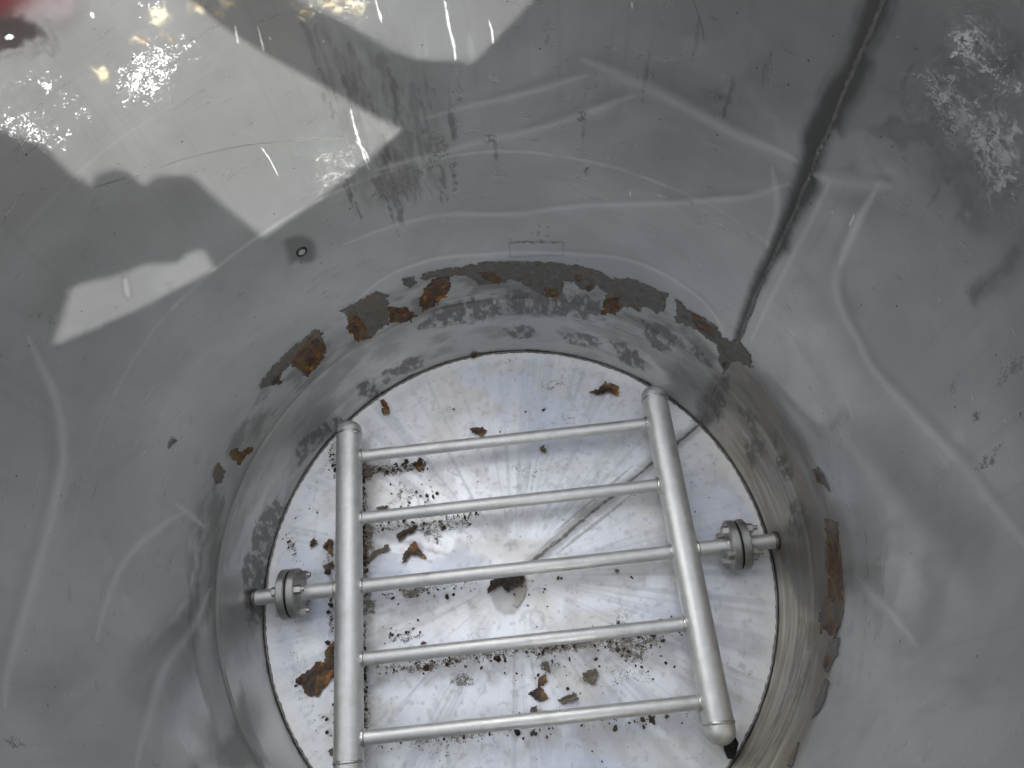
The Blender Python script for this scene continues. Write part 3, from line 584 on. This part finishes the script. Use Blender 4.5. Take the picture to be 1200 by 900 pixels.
# ------------------------------------------------------------------ raised flakes and patches cut to traced outlines
def relief(name, pts, mat, parent, where, cell=0.0019, thick=0.004, jag=0.008, jf=55.0, rust=(), seed=0, curl=0.0, allrust=0.0, holes=0.0):
    """cell grid inside an outline in surface coordinates (a, b), raised off the surface and closed at its rim"""
    P = np.asarray(pts, float); m = jag + cell
    ax = np.arange(P[:, 0].min() - m, P[:, 0].max() + m, cell); bx = np.arange(P[:, 1].min() - m, P[:, 1].max() + m, cell)
    A, B = np.meshgrid(ax, bx)
    d = inside_dist(A, B, P) + (fbm(A * jf, B * jf, 4, seed) - 0.5) * 2 * jag
    if holes: d = np.minimum(d, (fbm(A * 45, B * 45, 3, seed + 5) - holes) * 0.12)
    cm = (d[:-1, :-1] + d[1:, 1:] + d[1:, :-1] + d[:-1, 1:]) > 0
    if not cm.any(): return None
    z = thick * (0.55 + 0.9 * fbm(A * 40, B * 40, 4, seed + 2)) 
    if curl:
        g1, g2 = fbm(A * 9, B * 9, 2, seed + 3), d
        z = z + curl * (g1 - 0.3) * ss(0.03, 0.0, d) + curl * 0.4 * g1
    z0 = z - thick * 0.5 if curl else np.full(z.shape, -0.003)
    if curl: z0 = np.where(d > 0.5 * float(d.max()), -0.001, z0)
    rm = np.full(A.shape, float(allrust))
    for rp in rust:
        rd = inside_dist(A, B, rp) + (fbm(A * 60, B * 60, 3, seed + 9) - 0.5) * 0.02
        rm = np.maximum(rm, ss(-0.006, 0.008, rd))
    bm = bmesh.new(); lay = bm.verts.layers.float.new('rust'); top, bot = {}, {}
    def vt(dct, i, j, zz):
        if (i, j) not in dct:
            v = bm.verts.new(Vector(where(A[i, j], B[i, j], zz[i, j])) * S); v[lay] = rm[i, j]; dct[(i, j)] = v
        return dct[(i, j)]
    ii, jj = np.nonzero(cm)
    for i, j in zip(ii, jj):
        a = [vt(top, i, j, z), vt(top, i, j + 1, z), vt(top, i + 1, j + 1, z), vt(top, i + 1, j, z)]; bm.faces.new(a)
        b = [vt(bot, i, j, z0), vt(bot, i + 1, j, z0), vt(bot, i + 1, j + 1, z0), vt(bot, i, j + 1, z0)]; bm.faces.new(b)
        for (di, dj), (k0, k1) in (((-1, 0), ((i, j), (i, j + 1))), ((0, 1), ((i, j + 1), (i + 1, j + 1))), ((1, 0), ((i + 1, j + 1), (i + 1, j))), ((0, -1), ((i + 1, j), (i, j)))):
            y_, x_ = i + di, j + dj
            if y_ < 0 or x_ < 0 or y_ >= cm.shape[0] or x_ >= cm.shape[1] or not cm[y_, x_]:
                bm.faces.new((bot[k0], bot[k1], top[k1], top[k0]))
    me = bpy.data.meshes.new(name); bm.to_mesh(me); bm.free()
    me.polygons.foreach_set('use_smooth', [True] * len(me.polygons)); me.set_sharp_from_angle(angle=math.radians(55))
    return link(name, me, mat, parent)
def wall_at(a, b, z):
    i = int(np.clip(np.searchsorted(hs, b), 1, nr - 1)); j = int(np.clip((a - th0) / (2 * PI) * NTH, 0, NTH))
    r = float(profile(b)) + float(W.disp[i, j]) - z; return (r * math.cos(a), r * math.sin(a), b)
def floor_at(a, b, z): return (a, b, z + 0.0025)
def z1(L): return [(280 + x / 3, 280 + y / 3) for x, y in L]
def z2(L): return [(540 + x / 3, 280 + y / 3) for x, y in L]
def z8(L): return [(880 + x * .3113, 520 + y * .3113) for x, y in L]
def zl(L): return [(x / 3, 300 + y / 3) for x, y in L]
PATCH = [
 (z1([(70, 520), (95, 480), (160, 410), (230, 350), (270, 315), (290, 330), (310, 380), (290, 430), (240, 485), (210, 460), (180, 440), (150, 470), (150, 510), (110, 520)]), [z1([(175, 435), (215, 380), (250, 335), (300, 360), (308, 385), (290, 430), (240, 485)]), z1([(110, 515), (125, 485), (150, 470), (152, 508)])], 0),
 (z1([(360, 252), (420, 215), (480, 185), (520, 200), (530, 260), (520, 300), (465, 345), (415, 362), (380, 320), (385, 280)]), [z1([(385, 250), (410, 250), (440, 300), (465, 345), (415, 362), (378, 320)])], 0),
 (z1([(525, 240), (590, 245), (622, 270), (580, 300), (530, 292)]), [], .75),
 (z1([(655, 165), (700, 132), (738, 125), (742, 185), (700, 225), (645, 255), (638, 230)]), [], .62),
 (z1([(635, 132), (700, 105), (780, 100)]) + z2([(60, 84), (170, 80), (300, 85), (400, 95), (480, 110), (530, 140), (620, 145), (690, 180), (725, 195), (715, 250), (690, 262), (650, 235), (620, 255), (590, 230), (545, 262), (490, 265), (500, 240), (515, 190), (480, 160), (455, 190), (430, 180), (400, 150), (360, 145), (345, 205), (300, 200), (260, 180), (180, 140), (150, 152), (110, 160), (60, 155), (30, 130)]) + z1([(780, 128), (650, 140)]),
  [z2([(60, 112), (105, 108), (150, 145), (120, 155), (75, 135)]), z2([(295, 172), (345, 168), (345, 208), (300, 202)]), z2([(400, 122), (425, 122), (430, 148), (405, 148)]), z2([(430, 165), (470, 158), (460, 190)]), z2([(475, 235), (510, 205), (560, 200), (560, 250), (545, 262), (490, 268)])], 0.22),
 (z2([(755, 215), (775, 225), (790, 245), (850, 275), (900, 310), (920, 345), (985, 365), (1025, 410), (1020, 450), (980, 430), (955, 430), (930, 458), (905, 430), (905, 370), (850, 335), (810, 305), (755, 295)]), [z2([(910, 432), (942, 430), (930, 458)]), z2([(800, 250), (850, 280), (900, 320), (890, 350), (830, 310)])], 0.3),
 (z8([(285, 285), (300, 280), (330, 300), (332, 360), (342, 450), (348, 560), (345, 640), (320, 730), (290, 715), (255, 700), (265, 610), (290, 560), (282, 400)]), [z8([(288, 320), (334, 335), (344, 480), (348, 600), (284, 590)]), z8([(262, 690), (300, 660), (335, 680), (318, 728), (290, 715)])], .48),
 (z8([(295, 752), (328, 735), (325, 790), (290, 850), (265, 832)]), [z8([(280, 800), (310, 800), (290, 850), (268, 832)])], .3),
 (z8([(235, 100), (262, 95), (285, 130), (295, 168), (270, 150), (250, 140)]), [z8([(245, 110), (270, 110), (272, 145), (255, 140)])], .3),
 (zl([(806, 690), (830, 678), (850, 690), (868, 676), (890, 675), (888, 690), (858, 705), (842, 730), (815, 718)]), [], 1.0),
 (zl([(750, 745), (765, 720), (787, 760), (770, 795), (748, 785)]), [], .45),
 (zl([(580, 655), (600, 635), (616, 645), (592, 668)]), [], .1),
 ([(966, 797), (972, 795), (962, 830), (953, 840), (958, 818)], [], .1),
 ([(930, 880), (936, 872), (928, 898), (922, 900)], [], .35),
 (z1([(580, 140), (620, 130), (620, 155), (600, 168), (582, 160)]), [], .1),
]
for k, (P, rs, al) in enumerate(PATCH):
    relief('scale_patch', wp(P), M_scale, tank, wall_at, thick=0.0034, jag=0.017, jf=70, rust=[wp(r) for r in rs], seed=100 + k, allrust=al)

# small threaded socket on the wall
sk = on_wall([(352, 293)])[0]; sp_ = Vector(wall_at(sk[0], sk[1], 0.0)) * S; sn = Vector((-math.cos(sk[0]), -math.sin(sk[0]), 0))
bm = bmesh.new(); lathe(bm, [(0.0005 + 0.0018 * math.cos(a), 0.0078 + 0.0018 * math.sin(a)) for a in np.linspace(0, 2 * PI, 13)[:-1]], axis_M(sp_, sn), n=32, closed=True)
ring_o = bm_obj('socket_ring', bm, M_rubber, tank)
bm = bmesh.new(); lathe(bm, [(-0.001, 0.0062), (0.0012, 0.0062), (0.0018, 0.005), (0.0012, 0.0018), (0.0004, 0)], axis_M(sp_, sn), n=24); bm_obj('socket_plug', bm, M_bolt, tank)

# ================================================================== PIPE FRAME AND ITS CONNECTIONS
PH = 0.112; PA = math.radians(5.45)
frame = empty('pipe_grid', (0, 0, PH * S), PA)
tag(frame, 'grey ladder-shaped grid of round steel pipes bolted across the tank bottom', 'pipe grid')
XL, XR = -0.630, 0.648; RP, RG, RC = 0.0525, 0.0245, 0.0285
def capped(y0, y1, x, r):
    n_ = 10; L = []
    for k in range(n_ + 1): a = PI / 2 * k / n_; L.append((y0 + r * 0.95 * (1 - math.sin(PI / 2 - a) if False else 1 - math.cos(a)) * 0 + (r * 0.95) * (1 - math.sin(a)), r * math.sin(PI / 2 * k / n_) if k else 0))
    L = [(y0 + r * 0.9 * (1 - math.sin(a)), r * math.cos(a)) for a in np.linspace(PI / 2, 0, 10)]
    L += [(y0 + r * 0.9 + 0.02, r)]; L2 = [(y1 - r * 0.9 - 0.02, r)] + [(y1 - r * 0.9 * (1 - math.sin(a)), r * math.cos(a)) for a in np.linspace(0, PI / 2, 10)]
    L = [(a, 0 if b < 1e-6 else b) for a, b in L + L2]
    return [(a * S, b * S) for a, b in L]
Y0, Y1 = -0.665, 0.690
def post(x, y0, y1):
    bm = bmesh.new(); lathe(bm, capped(y0, y1, x, RP), axis_M((x * S, 0, 0), (0, 1, 0)), n=64)
    o = bm_obj('post', bm, M_pipe, frame)
    for yy in (y0 + RP * 1.35, y1 - RP * 1.15):
        bm = bmesh.new(); bead_ring(bm, axis_M((x * S, yy * S, 0), (0, 1, 0)), RP * S, 0.0055 * S, n=90, lumps=34, seed=int(yy * 100) + 5); bm_obj('weld_ring', bm, M_weld, o, ang=180)
    return o
post(XL, Y0, Y1); post(XR, Y0, Y1)
for k, y in enumerate((0.528, 0.266, 0.0, -0.262, -0.523)):
    r = RG if k != 2 else RG * 1.05
    bm = bmesh.new(); lathe(bm, [((XL + RP * 0.6) * S, r * S), (0, r * S), ((XR - RP * 0.6) * S, r * S)], axis_M((0, y * S, 0), (1, 0, 0)), n=40)
    o = bm_obj('rung', bm, M_pipe, frame)
    for xx in (XL + RP * 0.96, XR - RP * 0.96):
        bm = bmesh.new(); bead_ring(bm, axis_M((xx * S, y * S, 0), (1, 0, 0)), r * S * 1.04, 0.0078 * S, n=60, lumps=22, seed=k * 7 + int(xx > 0)); bm_obj('weld_ring', bm, M_weld, o, ang=180)
RF, TF = 0.094, 0.030
def flange_bm(x0, x1, r):
    c = 0.004; bm = bmesh.new()
    s_ = 1 if x1 > x0 else -1
    lathe(bm, [(x0 * S, 0.02 * S), (x0 * S, (r - c) * S), ((x0 + s_ * c) * S, r * S), ((x1 - s_ * c) * S, r * S), (x1 * S, (r - c) * S), (x1 * S, RC * S * 1.25), ((x1 + s_ * 0.008) * S, RC * S * 1.05), ((x1 + s_ * 0.010) * S, RC * S * .8)], Matrix.Identity(4), n=64)
    return bm
def hexbolt(bm, x0, x1, y, z, r, turn):
    n_ = 6; rr = [(x0, r), (x0 + (x1 - x0) * .85, r), (x1, r * .82)]
    rings = [[bm.verts.new(Vector((a * S, (y + b * math.cos(turn + k * PI / 3)) * S, (z + b * math.sin(turn + k * PI / 3)) * S))) for k in range(n_)] for a, b in rr]
    for A, B in zip(rings, rings[1:]):
        for k in range(n_): bm.faces.new((A[k], A[(k + 1) % n_], B[(k + 1) % n_], B[k]))
    bm.faces.new(rings[-1])
def cyl(bm, x0, x1, y, z, r, n_=16):
    M = Matrix.Translation(Vector((0, y * S, z * S))); lathe(bm, [(x0 * S, 0), (x0 * S, r * S), (x1 * S, r * S), (x1 * S, 0)], M, n=n_)
for side, xg, bolt0 in ((-1, -0.850, 0.0), (1, 0.846, PI / 4)):
    # inner half with the grid
    bm = bmesh.new(); lathe(bm, [(((XL - RP * .6) if side < 0 else (XR + RP * .6)) * S, RC * S), ((xg - side * TF) * S, RC * S)], Matrix.Identity(4), n=40); st = bm_obj('side_pipe', bm, M_pipe, frame)
    bm = bmesh.new(); bead_ring(bm, axis_M(((XL - RP * .96) * S if side < 0 else (XR + RP * .96) * S, 0, 0), (1, 0, 0)), RC * S * 1.03, 0.0055 * S, n=60, lumps=20, seed=side + 9); bm_obj('weld_ring', bm, M_weld, st, ang=180)
    bm = flange_bm(xg - side * 0.004, xg - side * (0.004 + TF), RF); fi = bm_obj('flange', bm, M_flange, frame, ang=30)
    bm = bmesh.new(); lathe(bm, [((xg - 0.0042) * S, 0.02 * S), ((xg - 0.0042) * S, (RF - .006) * S), ((xg + 0.0042) * S, (RF - .006) * S), ((xg + 0.0042) * S, 0.02 * S)], Matrix.Identity(4), n=64); bm_obj('gasket', bm, M_rubber, frame)
    for k in range(4):
        a = bolt0 + k * PI / 2; y, z = 0.066 * math.cos(a), 0.066 * math.sin(a); tr = random.uniform(0, PI)
        bm = bmesh.new()
        i0, o0 = xg - side * (0.004 + TF), xg + side * (0.004 + TF)
        if side < 0:
            hexbolt(bm, i0, i0 + 0.026, y, z, 0.0185, tr); cyl(bm, i0 + 0.02, i0 + 0.036, y, z, 0.010); hexbolt(bm, o0, o0 - 0.020, y, z, 0.0185, tr)
        else:
            hexbolt(bm, i0, i0 - 0.024, y, z, 0.0185, tr); cyl(bm, o0 - 0.002, o0 + 0.042, y, z, 0.009); hexbolt(bm, o0 + .004, o0 + 0.026, y, z, 0.0185, tr)
        cyl(bm, xg - .04, xg + .04, y, z, 0.0095)
        bm_obj('bolt', bm, M_bolt, frame, ang=25)
    # outer half: a stub welded to the tank
    Mt = Matrix.Translation(Vector((0, 0, PH * S))) @ Matrix.Rotation(PA, 4, 'Z')
    xs = side * 1.03
    bm = bmesh.new(); lathe(bm, [((xg + side * TF) * S, RC * S), (xs * S, RC * S)], Mt, n=40); nz = bm_obj('nozzle', bm, M_pipe, tank)
    bm = flange_bm(xg + side * 0.004, xg + side * (0.004 + TF), RF); bmesh.ops.transform(bm, matrix=Mt, verts=bm.verts); bm_obj('nozzle_flange', bm, M_flange, nz, ang=30)
    bm = bmesh.new(); bead_ring(bm, Mt @ axis_M((side * 0.992 * S, 0, 0), (1, 0, 0)), RC * S * 1.05, 0.008 * S, n=60, lumps=18, seed=side + 3); bm_obj('nozzle_weld', bm, M_weld_dark, nz, ang=180)

# ================================================================== THINGS LYING ON THE PLATE
def z3(L): return [(280 + x / 4, 460 + y / 4) for x, y in L]
def z4(L): return [(280 + x * .3112, 620 + y * .3112) for x, y in L]
def z5(L): return [(560 + x * .3112, 620 + y * .3112) for x, y in L]
GF = 'loose rust flakes lying on the bottom plate'
FLAKES = [
 ([(445, 470), (451, 470), (455, 477), (458, 485), (452, 487), (447, 484), (450, 479)], .9, 'small brown rust flake just above the upper end of the left post'),
 ([(551, 503), (566, 502), (571, 506), (564, 512), (553, 508)], .85, 'dark brown flake touching the top edge of the uppermost rung'),
 (z2([(450, 545), (488, 530), (505, 508), (530, 515), (552, 520), (553, 555), (522, 542), (480, 552)]), .95, 'bow-shaped brown rust flake on the open plate near the top of the right post'),
 ([(549, 414), (562, 414), (560, 419), (555, 423)], 1, 'orange rust flake lying against the far edge of the bottom plate'),
 (z3([(335, 700), (360, 690), (371, 712), (345, 737)]), .8, 'small squarish brown flake alone on the plate left of the left post'),
 (z3([(393, 725), (425, 682), (442, 700), (442, 768), (410, 742)]), 1, 'triangular orange brown flake against the left side of the left post'),
 (z3([(396, 815), (440, 793), (452, 810), (445, 828), (410, 832)]), .6, 'ragged dark flake by the left post just above the flange'),
 (z3([(648, 545), (680, 530), (706, 535), (695, 556), (660, 562)]), .5, 'small grey brown flake touching the second rung from the top'),
 (z3([(738, 672), (790, 645), (832, 624), (836, 650), (790, 672), (752, 702)]), .95, 'long orange brown flake just below the second rung from the top'),
 (z3([(825, 695), (880, 778), (855, 778), (805, 760), (800, 778), (772, 805), (778, 760), (800, 735)]), .85, 'hooked brown flake midway between the second rung and the middle rung'),
 (z3([(598, 790), (630, 750), (700, 718), (714, 745), (650, 762), (612, 805)]), .5, 'long curled dark flake leaning on the right side of the left post'),
 (z3([(812, 335), (830, 328), (850, 306), (872, 345), (840, 368)]), .7, 'dark brown lump just below the uppermost rung'),
 (z4([(212, 572), (250, 545), (300, 500), (325, 502), (328, 462), (362, 425), (362, 545), (330, 590), (300, 632), (250, 625), (240, 590)]), 1, 'largest rust flake, orange brown and ragged, half under the left post'),
 (z4([(338, 835), (360, 820), (366, 855), (345, 852)]), .2, 'small black flake beside the lower end of the left post'),
 (z5([(188, 622), (225, 600), (230, 560), (258, 545), (262, 575), (240, 592), (266, 640), (238, 652)]), .85, 'brown two-lobed flake between the two lowest rungs, near their middle'),
 (z5([(198, 670), (220, 668), (225, 702), (195, 698)]), .55, 'small dark brown flake touching the top edge of the lowest rung'),
 (z5([(392, 545), (440, 525), (456, 540), (440, 588), (402, 575)]), .1, 'grey green crumb of scale between the two lowest rungs'),
 (z5([(303, 645), (335, 625), (370, 615), (376, 645), (320, 662)]), .3, 'pale grey brown flake just above the lowest rung'),
 (z5([(640, 702), (665, 703), (662, 735), (645, 728)]), .8, 'small rusty flake just under the right half of the lowest rung'),
 (z5([(198, 756), (222, 765), (220, 780), (200, 778)]), .6, 'small brown flake just below the middle of the lowest rung'),
 (z2([(278, 738), (292, 732), (302, 745), (296, 757), (280, 748)]), .05, 'small grey green flake on the plate below the right half of the uppermost rung'),
 (z5([(242, 505), (258, 505), (278, 530), (272, 545), (252, 528)]), .4, 'thin dark sliver on the plate below the second lowest rung'),
 (z5([(515, 150), (530, 155), (528, 168), (518, 165)]), .3, 'tiny olive crumb just below the middle rung'),
]
for k, (P, al, lab) in enumerate(FLAKES):
    q_ = fp(P); c_ = q_.mean(0)
    o = relief('rust_flake', [tuple(v) for v in (q_ - c_)], M_flake, None, (lambda a, b, z: (a, b, z)), cell=0.0019, thick=0.004, jag=0.0085, jf=110, seed=200 + k, curl=0.014, allrust=al)
    if o: o.location = (c_[0] * S, c_[1] * S, 0.0032 * S + 0.0006); tag(o, lab, 'rust flake', GF)

# rusty clump in the middle hole of the plate
cq = fp([(592, 688)])[0]
o = relief('rust_clump', [tuple(v - cq) for v in fp([(571, 692), (576, 683), (590, 676), (603, 672), (614, 673), (613, 682), (604, 690), (596, 694), (588, 688), (580, 691), (573, 695)])], M_clump, None, (lambda a, b, z: (a, b, z * 1.0)), cell=0.0022, thick=0.022, jag=0.009, jf=60, seed=77, allrust=.45, curl=0.012)
o.location = (cq[0] * S, cq[1] * S, 0.001); tag(o, 'wet dark reddish rust clump at the middle of the bottom plate', 'rust clump')

# black rubber strip under the cap of the right post
bq = fp([(852, 872)])[0]; bm = bmesh.new()
SP = [(838, 862), (846, 868), (848, 880), (852, 889), (859, 890), (861, 884), (860, 872), (863, 871), (858, 864), (850, 856), (842, 854)]
pts = [(v - bq) for v in fp(SP)]
hts = [0.045, 0.022, 0.012, 0.008, 0.010, 0.014, 0.024, 0.034, 0.052, 0.060, 0.055]
T_ = [bm.verts.new(Vector((p[0], p[1], h)) * S) for p, h in zip(pts, hts)]; B_ = [bm.verts.new(Vector((p[0] * .97, p[1] * .97, max(h - 0.012, 0.003))) * S) for p, h in zip(pts, hts)]
bm.faces.new(T_); bm.faces.new(B_[::-1])
for k in range(len(T_)): bm.faces.new((T_[k], B_[k], B_[(k + 1) % len(T_)], T_[(k + 1) % len(T_)]))
bmesh.ops.triangulate(bm, faces=[f for f in bm.faces if len(f.verts) > 4])
o = bm_obj('rubber_strip', bm, M_rubber, None, smooth=False); o.location = (bq[0] * S, bq[1] * S, 0.002)
tag(o, 'torn black rubber strip poking out under the lower end of the right post', 'rubber strip')

# grit: crumbs washed up against the shadow side of rungs and posts
lines = [((428, 552), (500, 545), 90, 4), ((425, 545), (429, 700), 190, 3), ((425, 700), (429, 860), 110, 3), ((440, 616), (560, 604), 120, 5), ((440, 700), (560, 686), 45, 5), ((440, 784), (560, 770), 80, 5), ((560, 768), (800, 738), 150, 8),
         ((590, 785), (780, 765), 60, 18), ((430, 872), (830, 832), 110, 6), ((470, 590), (510, 578), 30, 8), ((455, 745), (500, 740), 30, 6), ((335, 630), (350, 660), 18, 6), ((386, 520), (396, 560), 40, 5), ((384, 660), (394, 850), 60, 4), ((600, 690), (640, 688), 8, 5), ((560, 850), (640, 845), 30, 10), ((345, 800), (385, 850), 10, 10)]
bm = bmesh.new()
def crumb(px, py, s_):
    p = fp([(px, py)])[0]
    if np.hypot(*p) > 0.97: return
    res = bmesh.ops.create_icosphere(bm, subdivisions=1, radius=s_ * S, matrix=Matrix.Translation(Vector((p[0] * S, p[1] * S, (0.004 + s_ * .35) * S))) @ Matrix.Rotation(random.uniform(0, 6), 4, 'Z') @ Matrix.Diagonal((random.uniform(.6, 1.6), random.uniform(.5, 1.1), random.uniform(.3, .6), 1)))
    for v in res['verts']: v.co += Vector((random.uniform(-1, 1), random.uniform(-1, 1), random.uniform(-.3, .3))) * s_ * S * .3
for (x0, y0), (x1, y1), n_, sp in lines:
    for k in range(n_):
        t = random.random(); crumb(x0 + (x1 - x0) * t + random.gauss(0, sp * .5), y0 + (y1 - y0) * t + random.gauss(0, sp), min(0.014, random.lognormvariate(-5.75, 0.5)))
for k in range(80): crumb(random.uniform(330, 890), random.uniform(430, 895), min(0.008, random.lognormvariate(-5.9, 0.4)))
for x, y in ((458, 568), (459, 579), (488, 577), (501, 582), (603, 697), (654, 678), (658, 678), (637, 694), (780, 777), (697, 757), (702, 781), (752, 782), (765, 796), (532, 480), (616, 483), (637, 481)): crumb(x, y, 0.0058)
o = bm_obj('rust_grit', bm, M_grit, None, smooth=False); tag(o, 'dark rust grit scattered over the bottom plate', 'rust grit', kind='stuff')

# ================================================================== WHAT CASTS THE SHADOWS: the photographer at the rim, out of frame
def skin_body(name, verts, edges, radii, mat, root=0, lv=1, parent=None):
    me = bpy.data.meshes.new(name); me.from_pydata([tuple(v) for v in verts], edges, [])
    o = link(name, me, mat, parent)
    m = o.modifiers.new('skin', 'SKIN'); m.use_smooth_shade = True
    for i, r in enumerate(radii):
        sv = me.skin_vertices[0].data[i]; sv.radius = (r, r) if not isinstance(r, tuple) else r; sv.use_root = (i == root)
    s_ = o.modifiers.new('sub', 'SUBSURF'); s_.levels = lv; s_.render_levels = lv
    return o
M_skin = plain("skin", (0.45, 0.27, 0.20), 0.55); M_cloth = plain("dark_work_jacket", (0.05, 0.055, 0.07), 0.9); M_hair = plain("dark_hair", (0.03, 0.02, 0.015), 0.7); M_phone = plain("phone_body", (0.02, 0.02, 0.022), 0.3)
def r3(x, y, z): return (x * S, y * S, z * S)
ph = r3(*CAM)
BV = [r3(0.10, -1.95, 2.2), r3(0.08, -1.75, 2.75), r3(0.14, -1.20, 3.30), r3(0.05, -1.12, 3.60), r3(-0.05, -1.02, 3.92),
      r3(-0.35, -1.55, 3.35), r3(-0.62, -1.20, 3.10), r3(0.0, -0.84, 2.98), r3(0.09, -0.72, 2.97),
      r3(0.34, -1.62, 3.15), r3(1.08, -1.52, 3.02), r3(0.82, -1.17, 3.17), r3(0.71, -1.03, 3.18), r3(0.61, -1.05, 3.17), r3(0.48, -1.07, 3.15), r3(0.34, -0.98, 3.12), r3(0.22, -0.92, 3.08),
      r3(-0.12, -1.98, 1.2), r3(-0.12, -2.0, 0.1), r3(0.28, -1.98, 1.2), r3(0.28, -2.0, 0.1)]
BE = [(0, 1), (1, 2), (2, 3), (3, 4), (2, 5), (5, 6), (6, 7), (7, 8), (2, 9), (9, 10), (10, 11), (11, 12), (12, 13), (13, 14), (14, 15), (15, 16), (0, 17), (17, 18), (0, 19), (19, 20)]
BR_ = [0.15, 0.13, 0.14, 0.06, 0.095, 0.07, 0.05, 0.04, 0.03, 0.055, 0.034, 0.026, 0.028, 0.028, 0.028, 0.030, 0.030, 0.08, 0.05, 0.08, 0.05]
person = skin_body('person', BV, BE, BR_, M_cloth)
tag(person, 'person in dark work clothes leaning over the rim holding a phone', 'person')
def hand(px, py, pz, sx, parent):
    V_ = [(px, py, pz), (px + sx * -0.02, py + 0.045, pz + 0.0)]; E_ = [(0, 1)]; Rd = [0.022, 0.024]
    for f in range(4):
        b = len(V_); oz = (f - 1.5) * 0.017
        V_ += [(px + sx * -0.03, py + 0.075, pz + oz), (px + sx * -0.05, py + 0.085 - .004 * f, pz + oz), (px + sx * -0.066, py + 0.080 - .005 * f, pz + oz)]; E_ += [(1, b), (b, b + 1), (b + 1, b + 2)]; Rd += [0.009, 0.0085, 0.0075]
    b = len(V_); V_ += [(px + sx * -0.03, py + 0.02, pz + 0.015), (px + sx * -0.055, py + 0.03, pz + 0.022)]; E_ += [(0, b), (b, b + 1)]; Rd += [0.011, 0.009]
    return skin_body('hand', V_, E_, Rd, M_skin, parent=parent)
SHADOW_OUTLINE = [(-0.05, -0.74), (0.08, -0.745), (0.172, -0.772), (0.284, -0.827), (0.36, -0.911), (0.457, -0.974), (0.57, -0.997), (0.583, -0.945), (0.69, -0.951), (0.804, -1.049), (0.958, -1.167), (1.25, -1.42), (1.15, -1.56),
      (0.853, -1.25), (0.811, -1.186), (0.741, -1.166), (0.712, -1.176), (0.70, -1.205), (0.592, -1.182), (0.517, -1.205), (0.40, -1.21), (0.40, -1.42), (0.42, -1.70), (0.2, -1.9), (-0.3, -1.85), (-0.5, -1.3), (-0.3, -0.85)]
bm = bmesh.new(); RW = []
JC = Vector((0.2, -1.2, 0))
for z_, k_ in ((3.16, .985), (3.175, 1), (3.215, 1), (3.235, .985)):
    RW.append([bm.verts.new(Vector((JC.x + (x_ - JC.x) * k_, JC.y + (y_ - JC.y) * k_, z_)) * S) for x_, y_ in SHADOW_OUTLINE])
for R_, f_ in ((RW[0], -1), (RW[-1], 1)):
    for t_ in tessellate_polygon([[Vector((x_, y_, 0)) for x_, y_ in SHADOW_OUTLINE]]): bm.faces.new([R_[i] for i in t_[::f_]])
for A_, B_2 in zip(RW, RW[1:]):
    for k in range(len(SHADOW_OUTLINE)): bm.faces.new((A_[k], A_[(k + 1) % len(SHADOW_OUTLINE)], B_2[(k + 1) % len(SHADOW_OUTLINE)], B_2[k]))
bmesh.ops.triangulate(bm, faces=[f for f in bm.faces if len(f.verts) > 4])
bm_obj('shadow_slab', bm, M_cloth, person)  # unseen slab cut to the arm and torso shadow outline, added to cast it
hand(ph[0] - 0.06, ph[1] - 0.155, ph[2] + 0.02, -1, person); hand(ph[0] + 0.110, ph[1] - 0.150, ph[2] + 0.02, 1, person)
bm = bmesh.new(); bmesh.ops.create_uvsphere(bm, u_segments=20, v_segments=12, radius=0.098, matrix=Matrix.Translation(Vector(r3(-0.06, -1.06, 4.0))) @ Matrix.Diagonal((1, 1.05, .95, 1))); bm_obj('hair', bm, M_hair, person)
bm = bmesh.new(); bmesh.ops.create_cube(bm, size=1, matrix=Matrix.Translation(camo.matrix_world.to_3x3() @ Vector((0.050, -0.072, 0.016)) + camo.location) @ camo.matrix_world.to_3x3().to_4x4() @ Matrix.Diagonal((0.138, 0.066, 0.008, 1)))
bmesh.ops.bevel(bm, geom=bm.edges[:], offset=0.003, segments=2, affect='EDGES'); o = bm_obj('phone', bm, M_phone); tag(o, 'black phone held over the tank opening', 'phone')

# unseen bar over the rim's right side, added to cast a shadow band
bm = bmesh.new()
P4 = [(0.43, -0.36), (0.56, -0.44), (0.72, -0.52), (0.93, -0.61), (1.11, -0.70), (1.45, -0.85), (1.52, -0.66), (1.33, -0.57), (1.17, -0.555), (1.02, -0.495), (0.91, -0.445), (0.74, -0.385), (0.60, -0.33), (0.47, -0.29)]
def dn(p, z): k_ = (3.2 - z) / math.tan(SUN_EL); return (p[0] - k_ * math.cos(SUN_AZ), p[1] - k_ * math.sin(SUN_AZ), z)
T_ = [bm.verts.new(Vector(dn(p, 2.86)) * S) for p in P4]; B_ = [bm.verts.new(Vector(dn(p, 2.86)) * S - Vector((0, 0, 0.012))) for p in P4]
bm.faces.new(T_); bm.faces.new(B_[::-1])
for k in range(len(T_)): bm.faces.new((T_[k], B_[k], B_[(k + 1) % len(T_)], T_[(k + 1) % len(T_)]))
bmesh.ops.triangulate(bm, faces=[f for f in bm.faces if len(f.verts) > 4])
o = bm_obj('shadow_bar', bm, M_flange, None, smooth=False); tag(o, 'flat steel bar added out of view over the tank rim to cast a shadow band', 'bar')
